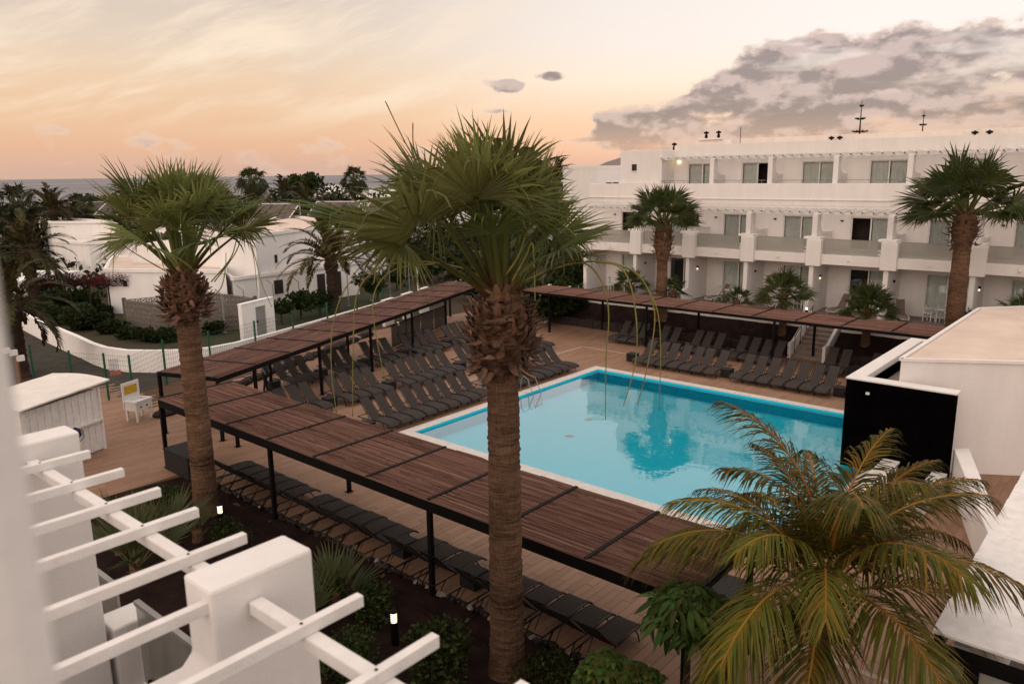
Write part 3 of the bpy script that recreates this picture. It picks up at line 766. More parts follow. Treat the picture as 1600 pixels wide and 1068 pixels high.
def feather_leaf(seed, el, L=2.8, nl=64, ll=.62, curve=70, stiff=.35, vee=35, g1=(.040, .058, .014), g2=(.085, .10, .026), straw=(.24, .13, .035), strawk=.5, w=.030, rach=(.30, .19, .05), side=0.0, mat='leaf', prad=.022, bare=.16):
    """a feather frond along +y that bends down under gravity"""
    rr = random.Random(seed); V = []; F = []; Cc = []
    def add(p, c): V.append(tuple(p)); Cc.append(c); return len(V) - 1
    N_ = 22; P = [Vector((0, .03, 0))]; D = []
    for i in range(N_):
        t = i / N_; a = R_(el - curve * t ** 1.35); b = side * t
        d = Vector((math.sin(b) * math.cos(a), math.cos(b) * math.cos(a), math.sin(a))); D.append(d); P.append(P[-1] + d * L / N_)
    D.append(D[-1]); ring = None
    for i, p in enumerate(P):
        t = i / N_; r = prad * (1.5 - 1.35 * t); d = D[min(i, N_)]; X = d.cross(Vector((0, 0, 1))).normalized(); U = X.cross(d)
        q = [add(p + X * r, rach), add(p + U * r, rach), add(p - X * r, rach), add(p - U * r, rach)]
        if ring:
            for j in range(4): F.append((ring[j], ring[(j + 1) % 4], q[(j + 1) % 4], q[j]))
        ring = q
    gb = lerp(g1, g2, rr.random())
    for k in range(nl):
        t = bare + (1 - bare) * (k + rr.uniform(0, .8)) / nl; f = t * N_; i = min(int(f), N_ - 1); p = P[i].lerp(P[i + 1], f - i); d = D[i]
        X = d.cross(Vector((0, 0, 1))).normalized(); U = X.cross(d)
        ln = ll * (math.sin(math.pi * (.18 + .78 * t)) ** .6) * rr.uniform(.85, 1.12)
        for s in (-1, 1):
            if rr.random() < .04: continue
            lean = .45 + .75 * t + rr.uniform(-.12, .12); v = R_(vee + rr.uniform(-12, 12))
            dr = (d * math.sin(lean) + (X * s * math.cos(v) + U * math.sin(v)) * math.cos(lean)).normalized()
            wd = (dr.cross(U)).normalized(); br = rr.uniform(.7, 1.25); c0 = tuple(x * br for x in lerp(gb, straw, strawk * rr.random() ** 2.2)); prev = None
            brown = rr.random() < .35
            for q_, ww in ((0, .45), (.3, 1.0), (.65, .8), (1.0, .08)):
                pos = p + dr * (ln * q_); pos.z -= ln * stiff * q_ * q_ * rr.uniform(.8, 1.2)
                c = lerp(c0, straw, .4 * (1 - q_ * 3)) if q_ < .3 else (lerp(c0, (.16, .085, .04), .8 * (q_ - .5)) if brown and q_ > .6 else c0)
                hw = w * ww / 2; ids = [add(pos - wd * hw, c), add(pos + wd * hw, c)]
                if prev: F.append((prev[0], prev[1], ids[1], ids[0]))
                prev = ids
    return leafmesh('frond', V, F, Cc, [mat])
def trunk_mesh(prof, n=20, seed=0, rough=.02, mat='palm_bark', name='trunk', lean=(0, 0), boots=False):
    """prof: list of (z, radius); adds many slightly irregular rings"""
    rr = random.Random(seed); m = MB(); z0, z1 = prof[0][0], prof[-1][0]; k = int((z1 - z0) / .055) + 2
    for i in range(k):
        z = z0 + (z1 - z0) * i / (k - 1)
        for (a, ra), (b, rb) in zip(prof, prof[1:]):
            if a <= z <= b + 1e-6: r = ra + (rb - ra) * (z - a) / (b - a); break
        r *= 1 + rr.uniform(-rough, rough) * 1.6 + (.022 if i % 2 else -.016)
        off = (lean[0] * ((z - z0) / (z1 - z0)) ** 1.5, lean[1] * ((z - z0) / (z1 - z0)) ** 1.5)
        for j in range(n):
            t = 2 * math.pi * j / n; q = r * (1 + rr.uniform(-rough, rough) * 1.5); m.v.append((off[0] + math.cos(t) * q, off[1] + math.sin(t) * q, z))
    for i in range(k - 1):
        for j in range(n): m.f.append((i * n + j, i * n + (j + 1) % n, i * n + n + (j + 1) % n, i * n + n + j)); m.mi.append(0)
    m.f.append(tuple((k - 1) * n + j for j in range(n))); m.mi.append(0)
    return m.mesh(name, mat, smooth=True)
def boot_meshes():
    out = []
    for v in range(4):
        rr = random.Random(v); m = MB(); L = .26; prof = [(0, .075, .02), (.09, .07, .022), (.18, .055, .016), (.26 + rr.uniform(-.02, .04), .03, .006)]
        for (t, w, h) in prof:
            y = t; z = .25 * t * t * 4 + rr.uniform(-.004, .004)
            m.v += [(-w, y, z), (0, y, z + h), (w, y, z), (0, y, z - h)]
        for i in range(3):
            for j in range(4): m.f.append((i * 4 + j, i * 4 + (j + 1) % 4, i * 4 + 4 + (j + 1) % 4, i * 4 + 4 + j)); m.mi.append(0)
        m.f.append((12, 13, 14, 15)); m.mi.append(0)
        out.append(m.mesh('leaf_boot', 'boot'))
    return out
BOOTS = boot_meshes()
FANSETS = {}
def fanset(key, els, nv, **kw):
    if key not in FANSETS: FANSETS[key] = {el: [fan_leaf(hash((key, el, v)) % 9999 if False else (len(key) * 131 + el * 17 + v * 7), el, **kw) for v in range(nv)] for el in els}
    return FANSETS[key]
def fan_palm(loc, H, label, rad=.28, bulb=(1.25, .5), leaves=42, key='big', els=(82, 68, 52, 36, 20, 6), nv=3, seed=1, lscale=1.0, boots=130, group='fan palms', kw={}, bark='palm_bark', weights=None, minel=None, skirt=0, bias=0.0):
    rr = random.Random(seed); e = empty('fan_palm', loc, label, 'palm tree', group)
    bz, br = bulb
    link('trunk', trunk_mesh([(-.1, rad * 1.35), (.25, rad * 1.14), (.8, rad * 1.05), (H - bz, rad * .93), (H - bz + .15, rad * 1.0), (H - bz * .55, br * .78), (H - .3, br * .7), (H, br * .48), (H + .12, br * .3)], 22, seed, mat=bark), e)
    for i in range(boots):
        t = (i + .5) / boots; a = i * 2.39996 + rr.uniform(-.15, .15); z = H - bz * .97 + bz * .98 * t
        # bulge profile
        r = br * (.62 + .20 * math.sin(math.pi * min(1, t * 1.15)) - .33 * max(0, t - .72) / .28)
        s = rr.uniform(.55, 1.0) * br / .55
        tilt = R_(rr.uniform(-30, 55) + 18 * t) if t > .15 else R_(rr.uniform(-65, 20))
        link('leaf_boot', BOOTS[rr.randrange(4)], e, (-math.sin(a) * r, math.cos(a) * r, z), (tilt, rr.uniform(-.3, .3), a), s)
    fs = fanset(key, els, nv, **kw); el_list = list(els)
    for i in range(leaves):
        t = (i + .5) / leaves; a = i * 2.39996 + rr.uniform(-.35, .35)
        el = el_list[min(len(el_list) - 1, int(t ** .85 * len(el_list)))]
        r = br * .30 * (1 - .5 * (el / 90)); s = lscale * rr.uniform(.85, 1.12)
        if bias: s *= 1 - bias * (-math.sin(a) * RGT.x + math.cos(a) * RGT.y) * math.cos(R_(el))
        link('fan_leaf', fs[el][rr.randrange(nv)], e, (-math.sin(a) * r, math.cos(a) * r, H + .02 - .12 * (1 - el / 90)), (rr.uniform(-.09, .09), rr.uniform(-.10, .10), a), s)
    if skirt:
        ds = fanset('dead', (-50, -68), 3, pet=.8, R=.8, nseg=22, droop=1.1, g1=(.13, .072, .035), g2=(.19, .11, .055), tip=(.2, .12, .07), sag=10)
        for i in range(skirt):
            a = rr.uniform(0, 6.28); el = rr.choice((-50, -68)); link('dead_leaf', ds[el][rr.randrange(3)], e, (-math.sin(a) * br * .3, math.cos(a) * br * .3, H - rr.uniform(.1, .7)), (rr.uniform(-.1, .1), 0, a), lscale * rr.uniform(.8, 1.1))
    return e
FEATHERSETS = {}
def featherset(key, els, nv, **kw):
    if key not in FEATHERSETS: FEATHERSETS[key] = {el: [feather_leaf(len(key) * 71 + el * 13 + v * 5 + 900, el, **kw) for v in range(nv)] for el in els}
    return FEATHERSETS[key]
def feather_palm(loc, H, label, rad=.25, leaves=34, key='date', els=(80, 62, 44, 26, 6, -14), nv=2, seed=1, lscale=1.0, group='feather palms', kw={}, bark='palm_bark_dark', name='date_palm', crownr=.18, lean=(0, 0)):
    rr = random.Random(seed); e = empty(name, loc, label, 'palm tree', group)
    link('trunk', trunk_mesh([(-.1, rad * 1.3), (.4, rad * 1.05), (max(.6, H - .9), rad), (max(.8, H - .4), rad * 1.35), (H, rad * .9), (H + .15, rad * .4)], 16, seed, .05, bark, lean=lean), e)
    fs = featherset(key, els, nv, **kw)
    for i in range(leaves):
        t = (i + .5) / leaves; a = i * 2.39996 + rr.uniform(-.3, .3); el = els[min(len(els) - 1, int(t ** .9 * len(els)))]
        r = crownr * (1 - .6 * el / 90); link('frond', fs[el][rr.randrange(nv)], e, (lean[0] - math.sin(a) * r, lean[1] + math.cos(a) * r, H + .05 - .2 * t), (rr.uniform(-.06, .06), rr.uniform(-.06, .06), a), lscale * rr.uniform(.85, 1.12))
    return e

# ------------------------------------------------------------------ the two big fan palms and the coconut palm in the foreground
BIG = dict(pet=1.55, R=1.22, nseg=40, spread=108, droop=.75, sag=16, prad=.032, limp=.28, g1=(.070, .094, .021), g2=(.195, .205, .062), tip=(.30, .22, .09))
CP = Vector((9.47, 8.42, .05))
palm_c = fan_palm(tuple(CP), 7.05, 'tallest fan palm, in the centre foreground, with long hanging flower stalks', .285, (1.35, .60), 34, 'big', (87, 80, 72, 63, 53, 40), 4, 11, 1.0, 340, 'fan palms in the near bed', BIG, bias=.30)
palm_l = fan_palm((9.5, 19.3, .05), 6.55, 'fan palm at the left end of the near pergola', .30, (1.2, .62), 32, 'big', (87, 80, 72, 63, 53, 40), 4, 23, 1.12, 300, 'fan palms in the near bed', BIG)
def px(x, y, base=CP, dep=0.0):
    """a point in the upright plane through the palm, offset in depth"""
    r = Vector([sum(CAMR[i][j] * q for j, q in enumerate((x - 800, -(y - 534), -1219))) for i in range(3)])
    k = ((Vector((base[0], base[1], 0)).dot(FWD)) + dep) / r.dot(FWD); return Vector((0, 0, CAMZ)) + r * k
def stalk(palm, base, pts, r0, r1, name='flower_stalk', mat='stalk', dep=(0, 0)):
    n = len(pts); P = [px(x, y, base, dep[0] + (dep[1] - dep[0]) * i / (n - 1)) for i, (x, y) in enumerate(pts)]
    # smooth the path
    Q = []
    for i in range(n - 1):
        a, b, c, d = P[max(i - 1, 0)], P[i], P[i + 1], P[min(i + 2, n - 1)]
        for k in range(6):
            t = k / 6; Q.append(.5 * ((2 * b) + (-a + c) * t + (2 * a - 5 * b + 4 * c - d) * t * t + (-a + 3 * b - 3 * c + d) * t ** 3))
    Q.append(P[-1]); m = MB(); k = len(Q); m.tube(Q, [(r0 + (r1 - r0) * i / (k - 1)) * (1.25 if i % 7 == 3 else 1) for i in range(k)], 6); return m.build(name, mat, palm, True)
noisy('pine', (.02, .03, .014), (.03, .04, .018), 4, .9, .1)
noisy('stalk', (.16, .15, .035), (.22, .20, .055), 6, .55, .3)
noisy('stalk_dry', (.10, .07, .03), (.07, .05, .025), 6, .8, .2)
for pts, dp in (([(800, 448), (870, 418), (940, 408), (990, 425), (1022, 470), (1032, 530), (1030, 640)], (0, -.5)), ([(880, 414), (915, 412), (940, 440), (951, 490), (947, 560), (946, 655)], (-.1, -.5)),
                ([(930, 409), (965, 415), (985, 445), (995, 510), (992, 570), (974, 634)], (-.3, -.7)), ([(960, 411), (1000, 432), (1023, 490), (1012, 570), (996, 632)], (-.3, -.4)),
                ([(770, 445), (720, 418), (640, 408), (575, 425), (540, 450), (520, 510), (518, 580), (526, 645)], (0, -.4)), ([(640, 408), (590, 420), (558, 460), (552, 540), (551, 650)], (-.2, -.5)), ([(680, 412), (620, 420), (588, 450), (584, 500), (602, 596)], (-.2, -.6)),
                ([(790, 430), (810, 400), (825, 360), (840, 345), (880, 352), (930, 400)], (-.3, -.8)), ([(800, 440), (822, 400), (832, 380), (835, 430), (836, 470)], (-.3, -.7))):
    stalk(palm_c, CP, pts, .017, .007, dep=dp)
for pts in ([(745, 330), (680, 290), (640, 235), (602, 158)], [(740, 320), (690, 270), (650, 240), (645, 192)]): stalk(palm_c, CP, pts, .014, .008, 'dry_spike', 'stalk_dry', (.4, .6))
LP = Vector((9.5, 19.3, 0))
for pts in ([(330, 440), (362, 400), (375, 350), (385, 370), (396, 400), (402, 455)], [(335, 440), (368, 395), (382, 360), (398, 400), (408, 440), (425, 480)], [(270, 430), (210, 395), (185, 380), (178, 400), (176, 440)], [(325, 470), (345, 450), (352, 420), (353, 395)]):
    stalk(palm_l, LP, pts, .016, .007, dep=(0, -.4))
COCO = dict(L=3.1, nl=82, ll=.92, curve=80, stiff=.66, vee=14, w=.032, strawk=.55, g1=(.018, .030, .004), g2=(.095, .108, .014), straw=(.25, .115, .016), rach=(.36, .18, .03), mat='leaf_dark')
coco = feather_palm((11.35, 3.55, 0), 2.75, 'young coconut palm with arching golden-green fronds beside the flat-roofed pavilion', .16, 28, 'coco', (86, 75, 64, 52, 38, 22), 4, 5, 1.03, None, COCO, 'palm_bark', 'coconut_palm', .12)

# ------------------------------------------------------------------ pixel helpers for placing things on the ground they stand on
def G(x, y, z=0.0):
    r = Vector([sum(CAMR[i][j] * q for j, q in enumerate((x - 800, -(y - 534), -1219))) for i in range(3)])
    return Vector((0, 0, CAMZ)) + r * ((z - CAMZ) / r.z)
def AT(x, D):
    """ground point in the direction of picture column x at distance D"""
    a = math.atan2(x - 800, 1219); d = FWD * math.cos(a) + RGT * math.sin(a); return Vector((d.x * D, d.y * D, 0))
def terr(x, y):
    s = y * .9 - x * .42
    return -.05 if s < 60 else -.05 - 17 * min(1, ((s - 60) / 260)) ** 1.2

# ------------------------------------------------------------------ windows
def window(parent, X, ya, yb, z0, z1, n=2, open_k=None, facing=-1, cur=(1, 1), name='window', depth=.12, seed=0, rail=True):
    """sliding window in a wall that faces -x; frame is the part, panes and curtains its sub-parts"""
    rr = random.Random(seed); f = .055; m = MB(); x0, x1 = X + .05, X + .13
    m.box(x0, x1, ya, yb, z1 - f, z1); m.box(x0, x1, ya, yb, z0, z0 + f); m.box(x0, x1, ya, ya + f, z0 + f, z1 - f); m.box(x0, x1, yb - f, yb, z0 + f, z1 - f)
    w = (yb - ya) / n
    for i in range(1, n): m.box(x0 + .01, x1 - .01, ya + i * w - .035, ya + i * w + .035, z0 + f, z1 - f)
    fr = m.build(name, 'white_paint', parent)
    for i in range(n):
        a, b = ya + i * w + .03, ya + (i + 1) * w - .03
        if i != open_k:
            q = MB(); q.box(x0 + .035, x0 + .043, a, b, z0 + f, z1 - f); q.build('pane', 'window_glass', fr)
        if cur[i % len(cur)]:
            q = MB(); k = 26; y_ = [a + (b - a) * t / k for t in range(k + 1)]; ph = rr.uniform(0, 6)
            for t, yy in enumerate(y_):
                xx = X + .26 + .035 * math.sin(t * 1.9 + ph) + .012 * math.sin(t * .7)
                q.v += [(xx, yy, z0 + .03), (xx, yy, z1 - .03)]
            for t in range(k): q.f.append((2 * t, 2 * t + 2, 2 * t + 3, 2 * t + 1)); q.mi.append(0)
            q.build('curtain', 'curtain', fr, True)
    return fr
def wall_holes(m, X0, X1, ya, yb, z0, z1, holes):
    """wall slab between ya and yb with rectangular openings (ha, hb, hz0, hz1), pieces butted"""
    y = ya
    for (a, b, c, d) in sorted(holes):
        if a > y: m.box(X0, X1, y, a, z0, z1)
        if c > z0: m.box(X0, X1, a, b, z0, c)
        if d < z1: m.box(X0, X1, a, b, d, z1)
        y = b
    if yb > y: m.box(X0, X1, y, yb, z0, z1)

# ------------------------------------------------------------------ hotel
def hotel():
    YD = [31.4, 29.8, 26.1, 22.45, 18.8, 15.1, 11.35, 7.5, 3.75, 0.0, -3.75]
    E = empty('hotel', (45, 14, 1.36), 'white three-storey hotel with glass balconies and rows of pergola beam ends', 'building')
    zf, zs0, zs1 = 1.36, 4.03, 4.58
    rr = random.Random(5)
    g = MB(); f1 = MB(); f2 = MB(); par = MB(); inn = MB()
    openw = {(1, 26.1): 1, (1, 22.45): 0, (1, 11.35): 1, (2, 18.8): 0, (1, 3.75): 0, (0, 26.1): 1}
    bays = list(zip(YD[1:], YD[2:]))
    h0 = []; h1 = []; h2 = []
    for hi, lo in bays:
        h0.append((lo + .5, lo + 2.5, zf + .04, 3.62)); h1.append((lo + .6, lo + 2.65, 4.64, 6.40))
        if lo < 26: h2.append((lo + .45, lo + 2.45, 7.26, 9.40))
    lo_end = YD[-1]
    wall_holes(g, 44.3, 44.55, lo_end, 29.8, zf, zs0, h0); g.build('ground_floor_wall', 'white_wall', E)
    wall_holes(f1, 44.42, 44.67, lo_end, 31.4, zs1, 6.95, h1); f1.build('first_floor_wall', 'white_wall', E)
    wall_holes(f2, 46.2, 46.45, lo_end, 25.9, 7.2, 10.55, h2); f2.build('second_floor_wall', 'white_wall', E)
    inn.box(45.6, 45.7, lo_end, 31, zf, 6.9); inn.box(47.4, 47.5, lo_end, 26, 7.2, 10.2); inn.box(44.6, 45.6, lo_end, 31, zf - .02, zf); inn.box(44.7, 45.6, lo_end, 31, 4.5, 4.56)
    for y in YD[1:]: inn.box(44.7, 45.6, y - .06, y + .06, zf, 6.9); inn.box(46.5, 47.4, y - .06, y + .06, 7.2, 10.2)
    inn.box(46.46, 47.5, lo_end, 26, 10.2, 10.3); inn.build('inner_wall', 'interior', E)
    # floors, parapets, roof
    m = MB(); m.box(42.0, 44.3, lo_end, 30.0, zs0, zs1 - .02); m.box(44.3, 46.2, lo_end, 31.4, 3.99, 4.4); m.build('balcony_slab', 'white_wall', E, False, .02)
    m = MB(); m.box(44.4, 44.62, lo_end, 31.35, 6.952, 8.19); m.box(44.33, 44.4, lo_end, 31.35, 7.26, 7.33); m.build('parapet', 'white_wall', E, False, .02)
    m = MB(); m.box(44.62, 46.2, lo_end, 31.2, 7.0, 7.19); m.build('terrace_floor', 'patio_floor', E)
    m = MB(); m.box(46.45, 60, lo_end, 25.9, 10.3, 10.42); m.box(60, 60.2, lo_end, 31, 1.3, 10.6); m.build('roof', 'roof_beige', E)
    m = MB(); m.box(50.5, 58, lo_end, 23.5, 10.42, 11.0); m.build('roof_block', 'roof_white', E, False, .02)
    m = MB(); m.box(49.5, 50.4, 23.6, 26.2, 10.42, 10.95); m.box(49.3, 50.5, 24.2, 25.9, 10.96, 11.06); m.build('chimney_block', 'white_wall', E)
    # stair tower at the left end
    t = MB(); t.box(44.63, 44.9, 25.9, 29.0, 8.19, 10.28); t.box(44.9, 49, 28.75, 29.0, 7.2, 10.28); t.box(44.9, 49, 25.9, 26.15, 7.2, 10.28); t.box(44.9, 49, 26.15, 28.75, 10.1, 10.2)
    tw = t.build('tower', 'white_wall', E, False, .02)
    w = MB(); w.box(44.60, 44.64, 27.75, 28.1, 9.0, 9.42); w.build('window', 'interior', tw); w = MB(); w.box(44.57, 44.63, 27.7, 28.15, 8.95, 9.0); w.build('sill', 'white_paint', tw)
    # end wall on the left
    m = MB(); m.box(42.0, 44.3, 29.8, 30.05, zf, zs0); m.box(44.55, 60, 31.2, 31.4, 1.3, 6.95); m.build('end_wall', 'white_wall', E)
    m = MB(); m.box(44.9, 60, 29.0, 31.3, 6.8, 7.0); m.build('low_roof', 'roof_beige', E)
    k = 0
    for y in YD[2:]:
        m = MB(); m.box(41.97, 44.3, y - .12, y + .12, zf, zs0 - .003); m.extr([(41.5, zf), (41.5, zf + .62), (41.62, zf + .72), (41.97, zf + .74), (41.97, zf)], 'y', y - .115, y + .115)
        m.build('divider_wall', 'white_wall', E, False, .015)
        m = MB(); m.box(41.78, 42.55, y - .5, y + .28, 3.93, 5.33); m.box(41.86, 42.62, y - .42, y + .48, 5.33, 5.47); m.build('pillar_block', 'white_wall', E, False, .03)
        m = MB(); m.extr([(42.05, 5.47), (42.05, 6.62), (42.62, 6.62), (42.62, 6.0), (42.8, 5.75), (43.2, 5.66), (44.42, 5.64), (44.42, 5.47)], 'y', y - .14, y + .14); m.build('balcony_divider', 'white_wall', E, False, .02)
        m = MB(); m.box(42.62, 44.42, y - .14, y + .14, 4.58, 5.468); m.build('balcony_divider', 'white_wall', E)
        if y < 26:
            m = MB(); m.extr([(44.63, 8.192), (44.63, 9.62), (45.1, 9.62), (45.1, 8.95), (45.4, 8.75), (46.2, 8.7), (46.2, 7.19), (44.63, 7.19)], 'y', y - .14, y + .14); m.build('terrace_divider', 'white_wall', E, False, .02)
    m = MB(); m.box(41.78, 42.55, 29.35, 30.1, 3.93, 5.4); m.build('pillar_block', 'white_wall', E, False, .03)
    for i, (hi, lo) in enumerate(bays):
        m = MB(); m.box(42.1, 42.125, lo + .5, hi - .52, 4.60, 5.34); gl = m.build('balcony_glass', 'frosted_glass', E)
        m = MB(); m.box(42.09, 42.135, lo + .5, hi - .52, 5.342, 5.37); m.build('top_rail', 'grey_metal', gl)
        window(E, 44.3, *h0[i], 2, None, cur=((1, 1), (1, 0), (1, 1))[i % 3], seed=i, name='glass_door')
        ok = openw.get((1, lo)); c1 = [1, 1]
        if ok is not None: c1[ok] = 0
        window(E, 44.42, *h1[i], 2, ok, cur=c1, seed=20 + i)
        if lo < 26:
            j = h2.index((lo + .45, lo + 2.45, 7.26, 9.40)); ok = openw.get((2, lo)); c2 = [1, 1]
            if ok is not None: c2[ok] = 0
            window(E, 46.2, *h2[j], 2, ok, cur=c2, seed=40 + i)
            m = MB(); m.tube([(44.5, lo + .2, 8.37), (44.5, hi - .2, 8.37)], .018, 6)
            for q in range(3): m.tube([(44.5, lo + .4 + q * 1.4, 8.19), (44.5, lo + .4 + q * 1.4, 8.37)], .014, 6)
            m.build('railing', 'grey_metal', E)
        # beam ends over the balconies: beams from the wall out over a long beam
        nb = 7
        for q in range(nb):
            y = lo + (hi - lo) * (q + .5) / nb
            m = MB(); m.box(41.92, 44.42, y - .045, y + .045, 6.72, 6.86); bb = m.build('pergola_beam', 'white_paint', E); m = MB(); m.box(41.90, 41.918, y - .03, y + .03, 6.725, 6.79); m.build('end_cap', 'black_metal', bb)
            if lo < 26: m = MB(); m.box(44.45, 46.2, y - .045, y + .045, 9.70, 9.84); bb = m.build('pergola_beam', 'white_paint', E); m = MB(); m.box(44.43, 44.448, y - .03, y + .03, 9.705, 9.77); m.build('end_cap', 'black_metal', bb)
        m = MB(); m.box(42.28, 42.42, lo, hi, 6.622, 6.718); m.build('long_beam', 'white_paint', E)
        if lo < 26: m = MB(); m.box(44.75, 44.9, lo, hi, 9.622, 9.698); m.build('long_beam', 'white_paint', E)
        # wall lamps: dark caps, one lit
        m = MB(); m.box(42.9, 43.02, lo + .122, lo + .22, 3.15, 3.33) ; lm = m.build('wall_lamp', 'black_metal', E)
        m = MB(); m.box(42.92, 43.0, hi - .22, hi - .125, 3.22, 3.34); lm = m.build('wall_lamp', 'black_metal', E)
        m = MB(); m.box(42.94, 42.98, hi - .19, hi - .15, 3.12, 3.218); m.build('lamp_glass', 'white_plastic' if i % 2 else 'lamp_glow', lm)
        m = MB(); m.lathe(41.94, (lo + hi) / 2, [(4.25, .03), (4.26, .05), (4.32, .05), (4.33, .03)], 8); m.build('slab_lamp', 'white_plastic', E)
        m = MB(); m.box(44.36, 44.42, lo + 3.05, lo + 3.2, 6.15, 6.22); m.build('bracket', 'black_metal', E)
    m = MB(); m.box(46.1, 46.2, 25.45, 25.6, 9.45, 9.6); m.build('lit_wall_lamp', 'lamp_yellow', E)
    for (x, y, z) in ((47.4, 26.6, 10.3), (49.9, 25.6, 11.06), (49.9, 24.7, 11.06), (50, 17.3, 10.42), (50, 16.8, 10.42), (50, 9.6, 10.42), (50, 8.9, 10.42)):
        m = MB(); m.lathe(x, y, [(z, .10), (z + .22, .10), (z + .23, .07), (z + .32, .07), (z + .33, .17), (z + .43, .17), (z + .45, .08), (z + .5, .02)], 10); m.build('roof_vent', 'black_metal', E)
    m = MB(); m.tube([(50, 23.2, 10.42), (50, 23.2, 11.7)], .02, 6); m.build('aerial', 'black_metal', E)
    return E
hotel()
# block behind the hotel's left end, in the distance
def house(loc, w, d, h, rz, label, nwin=3, floors=1, roofz=.25, group='white houses beyond the gardens', mat='villa_white', wh=(.9, 1.1), chim=False):
    e = empty('house', loc, label, 'building', group, rz)
    m = MB(); m.box(-w / 2, w / 2, -d / 2, d / 2, -2, h); wl = link('wall', m.mesh('wall', mat), e)
    m = MB(); t = .18
    m.box(-w / 2 - .02, w / 2 + .02, -d / 2 - .02, -d / 2 + t, h + .002, h + roofz); m.box(-w / 2 - .02, w / 2 + .02, d / 2 - t, d / 2 + .02, h + .002, h + roofz)
    m.box(-w / 2 - .02, -w / 2 + t, -d / 2 + t, d / 2 - t, h + .002, h + roofz); m.box(w / 2 - t, w / 2 + .02, -d / 2 + t, d / 2 - t, h + .002, h + roofz); rf = link('roof_edge', m.mesh('roof_edge', mat), e)
    fh = h / floors
    for f in range(floors):
        for i in range(nwin):
            x = -w / 2 + w * (i + .5) / nwin; z = f * fh + fh * .45; a, b = wh[0] / 2, wh[1] / 2
            m = MB(); m.box(x - a, x + a, -d / 2 - .03, -d / 2 + .02, z - b, z + b); fr = link('window', m.mesh('window', 'white_paint'), e)
            for s in (-1, 1):
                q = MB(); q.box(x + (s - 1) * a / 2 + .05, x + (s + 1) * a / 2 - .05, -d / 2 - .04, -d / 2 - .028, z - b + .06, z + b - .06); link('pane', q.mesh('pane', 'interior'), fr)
    if chim: m = MB(); m.box(w * .2, w * .2 + .7, -.3, .4, h, h + .9); link('chimney', m.mesh('chimney', mat), rf)
    return e
VIEWROT = math.atan2(FWD.y, FWD.x) - math.pi / 2     # a house front facing the camera

# ------------------------------------------------------------------ right-hand pool building: black wall, roof terrace, taller white block
def pool_building():
    E = empty('pool_building', (24, 5, 0), 'pool building with black end wall and taller flat-roofed white block', 'building')
    m = MB(); m.box(24.0, 24.22, 4.35, 7.34, -.02, 2.74); bw = m.build('black_wall', 'black_paint', E, False, .01)
    m = MB(); m.box(23.94, 24.0, 6.64, 6.74, 2.36, 2.43); m.build('lamp', 'white_plastic', bw)
    m = MB(); m.box(24.222, 31.2, 7.12, 7.34, -.02, 2.6); m.build('side_wall', 'white_wall', E)
    m = MB(); m.box(23.98, 24.45, 4.33, 7.36, 2.742, 2.80); m.box(24.452, 31.2, 6.9, 7.36, 2.602, 2.80); m.box(30.8, 31.2, 4.4, 6.898, 2.3, 2.80); m.build('parapet_cap', 'white_wall', E, False, .015)
    m = MB(); m.box(24.46, 30.8, 5.2, 6.898, 2.2, 2.3); m.build('roof_terrace', 'patio_floor', E)
    m = MB(); m.box(24.452, 30.8, 6.82, 6.898, 2.301, 2.6); m.box(24.23, 24.45, 4.4, 7.1, 2.2, 2.741); m.build('parapet_inside', 'black_paint', E)
    poly = [(24.46, 5.98), (26.2, 3.1), (29.0, -1.6), (44, .5), (36.9, 4.6), (35.4, 5.97)]
    m = MB(); m.prism([(24.465, 5.98), (26.2, 3.1), (29.0, -1.6), (40, -1.6), (36.9, 4.6), (35.4, 5.97)], -.02, 3.42); m.build('white_block', 'white_wall', E, False, .02)
    rp = [(24.465, 5.98), (26.2, 3.1), (29.0, -1.6), (40, -1.6), (36.9, 4.6), (35.4, 5.97)]
    cx_, cy_ = sum(p[0] for p in rp) / 6, sum(p[1] for p in rp) / 6
    m = MB(); m.prism([(cx_ + (p[0] - cx_) * .985, cy_ + (p[1] - cy_) * .965) for p in rp], 3.422, 3.47); m.build('roof', 'roof_beige', E)
    m = MB()
    for a, b in zip(rp, rp[1:] + rp[:1]): m.bar((a[0], a[1], 3.45), (b[0], b[1], 3.45), .12, .09)
    m.build('roof_edge', 'white_wall', E)
    # low wall at its foot
    m = MB(); m.prism([(24.3, 4.33), (18.05, 2.25), (18.1, 1.95), (24.6, 4.0)], -.02, 1.1); m.build('link_wall', 'white_wall', E, False, .02)
    m = MB(); m.box(21.2, 23.99, 4.36, 4.75, -.02, .42); m.build('low_wall', 'white_wall', E, False, .02)
pool_building()
E2 = empty('pool_end_wall', (21, 5.9, 0), 'low white wall at the near right end of the pool behind the coconut palm', 'wall')
m = MB(); m.box(18.0, 23.4, 5.55, 5.9, -.02, .62); m.build('wall', 'white_wall', E2, False, .03); m = MB(); m.box(17.95, 23.45, 5.5, 5.95, .622, .68); m.build('cap', 'pool_coping', E2, False, .01)
E2 = empty('white_planter', (20.6, 5.0, 0), 'white cylindrical planter between the coconut palm and the black wall', 'planter')
m = MB(); m.lathe(20.6, 5.0, [(0, .16), (.05, .18), (.75, .2), (.77, .22), (.85, .22)], 20); m.build('pot', 'white_wall', E2, True); m = MB(); m.lathe(20.6, 5.0, [(.851, .19), (.87, .16)], 12); m.build('soil', 'pale_stone', E2)

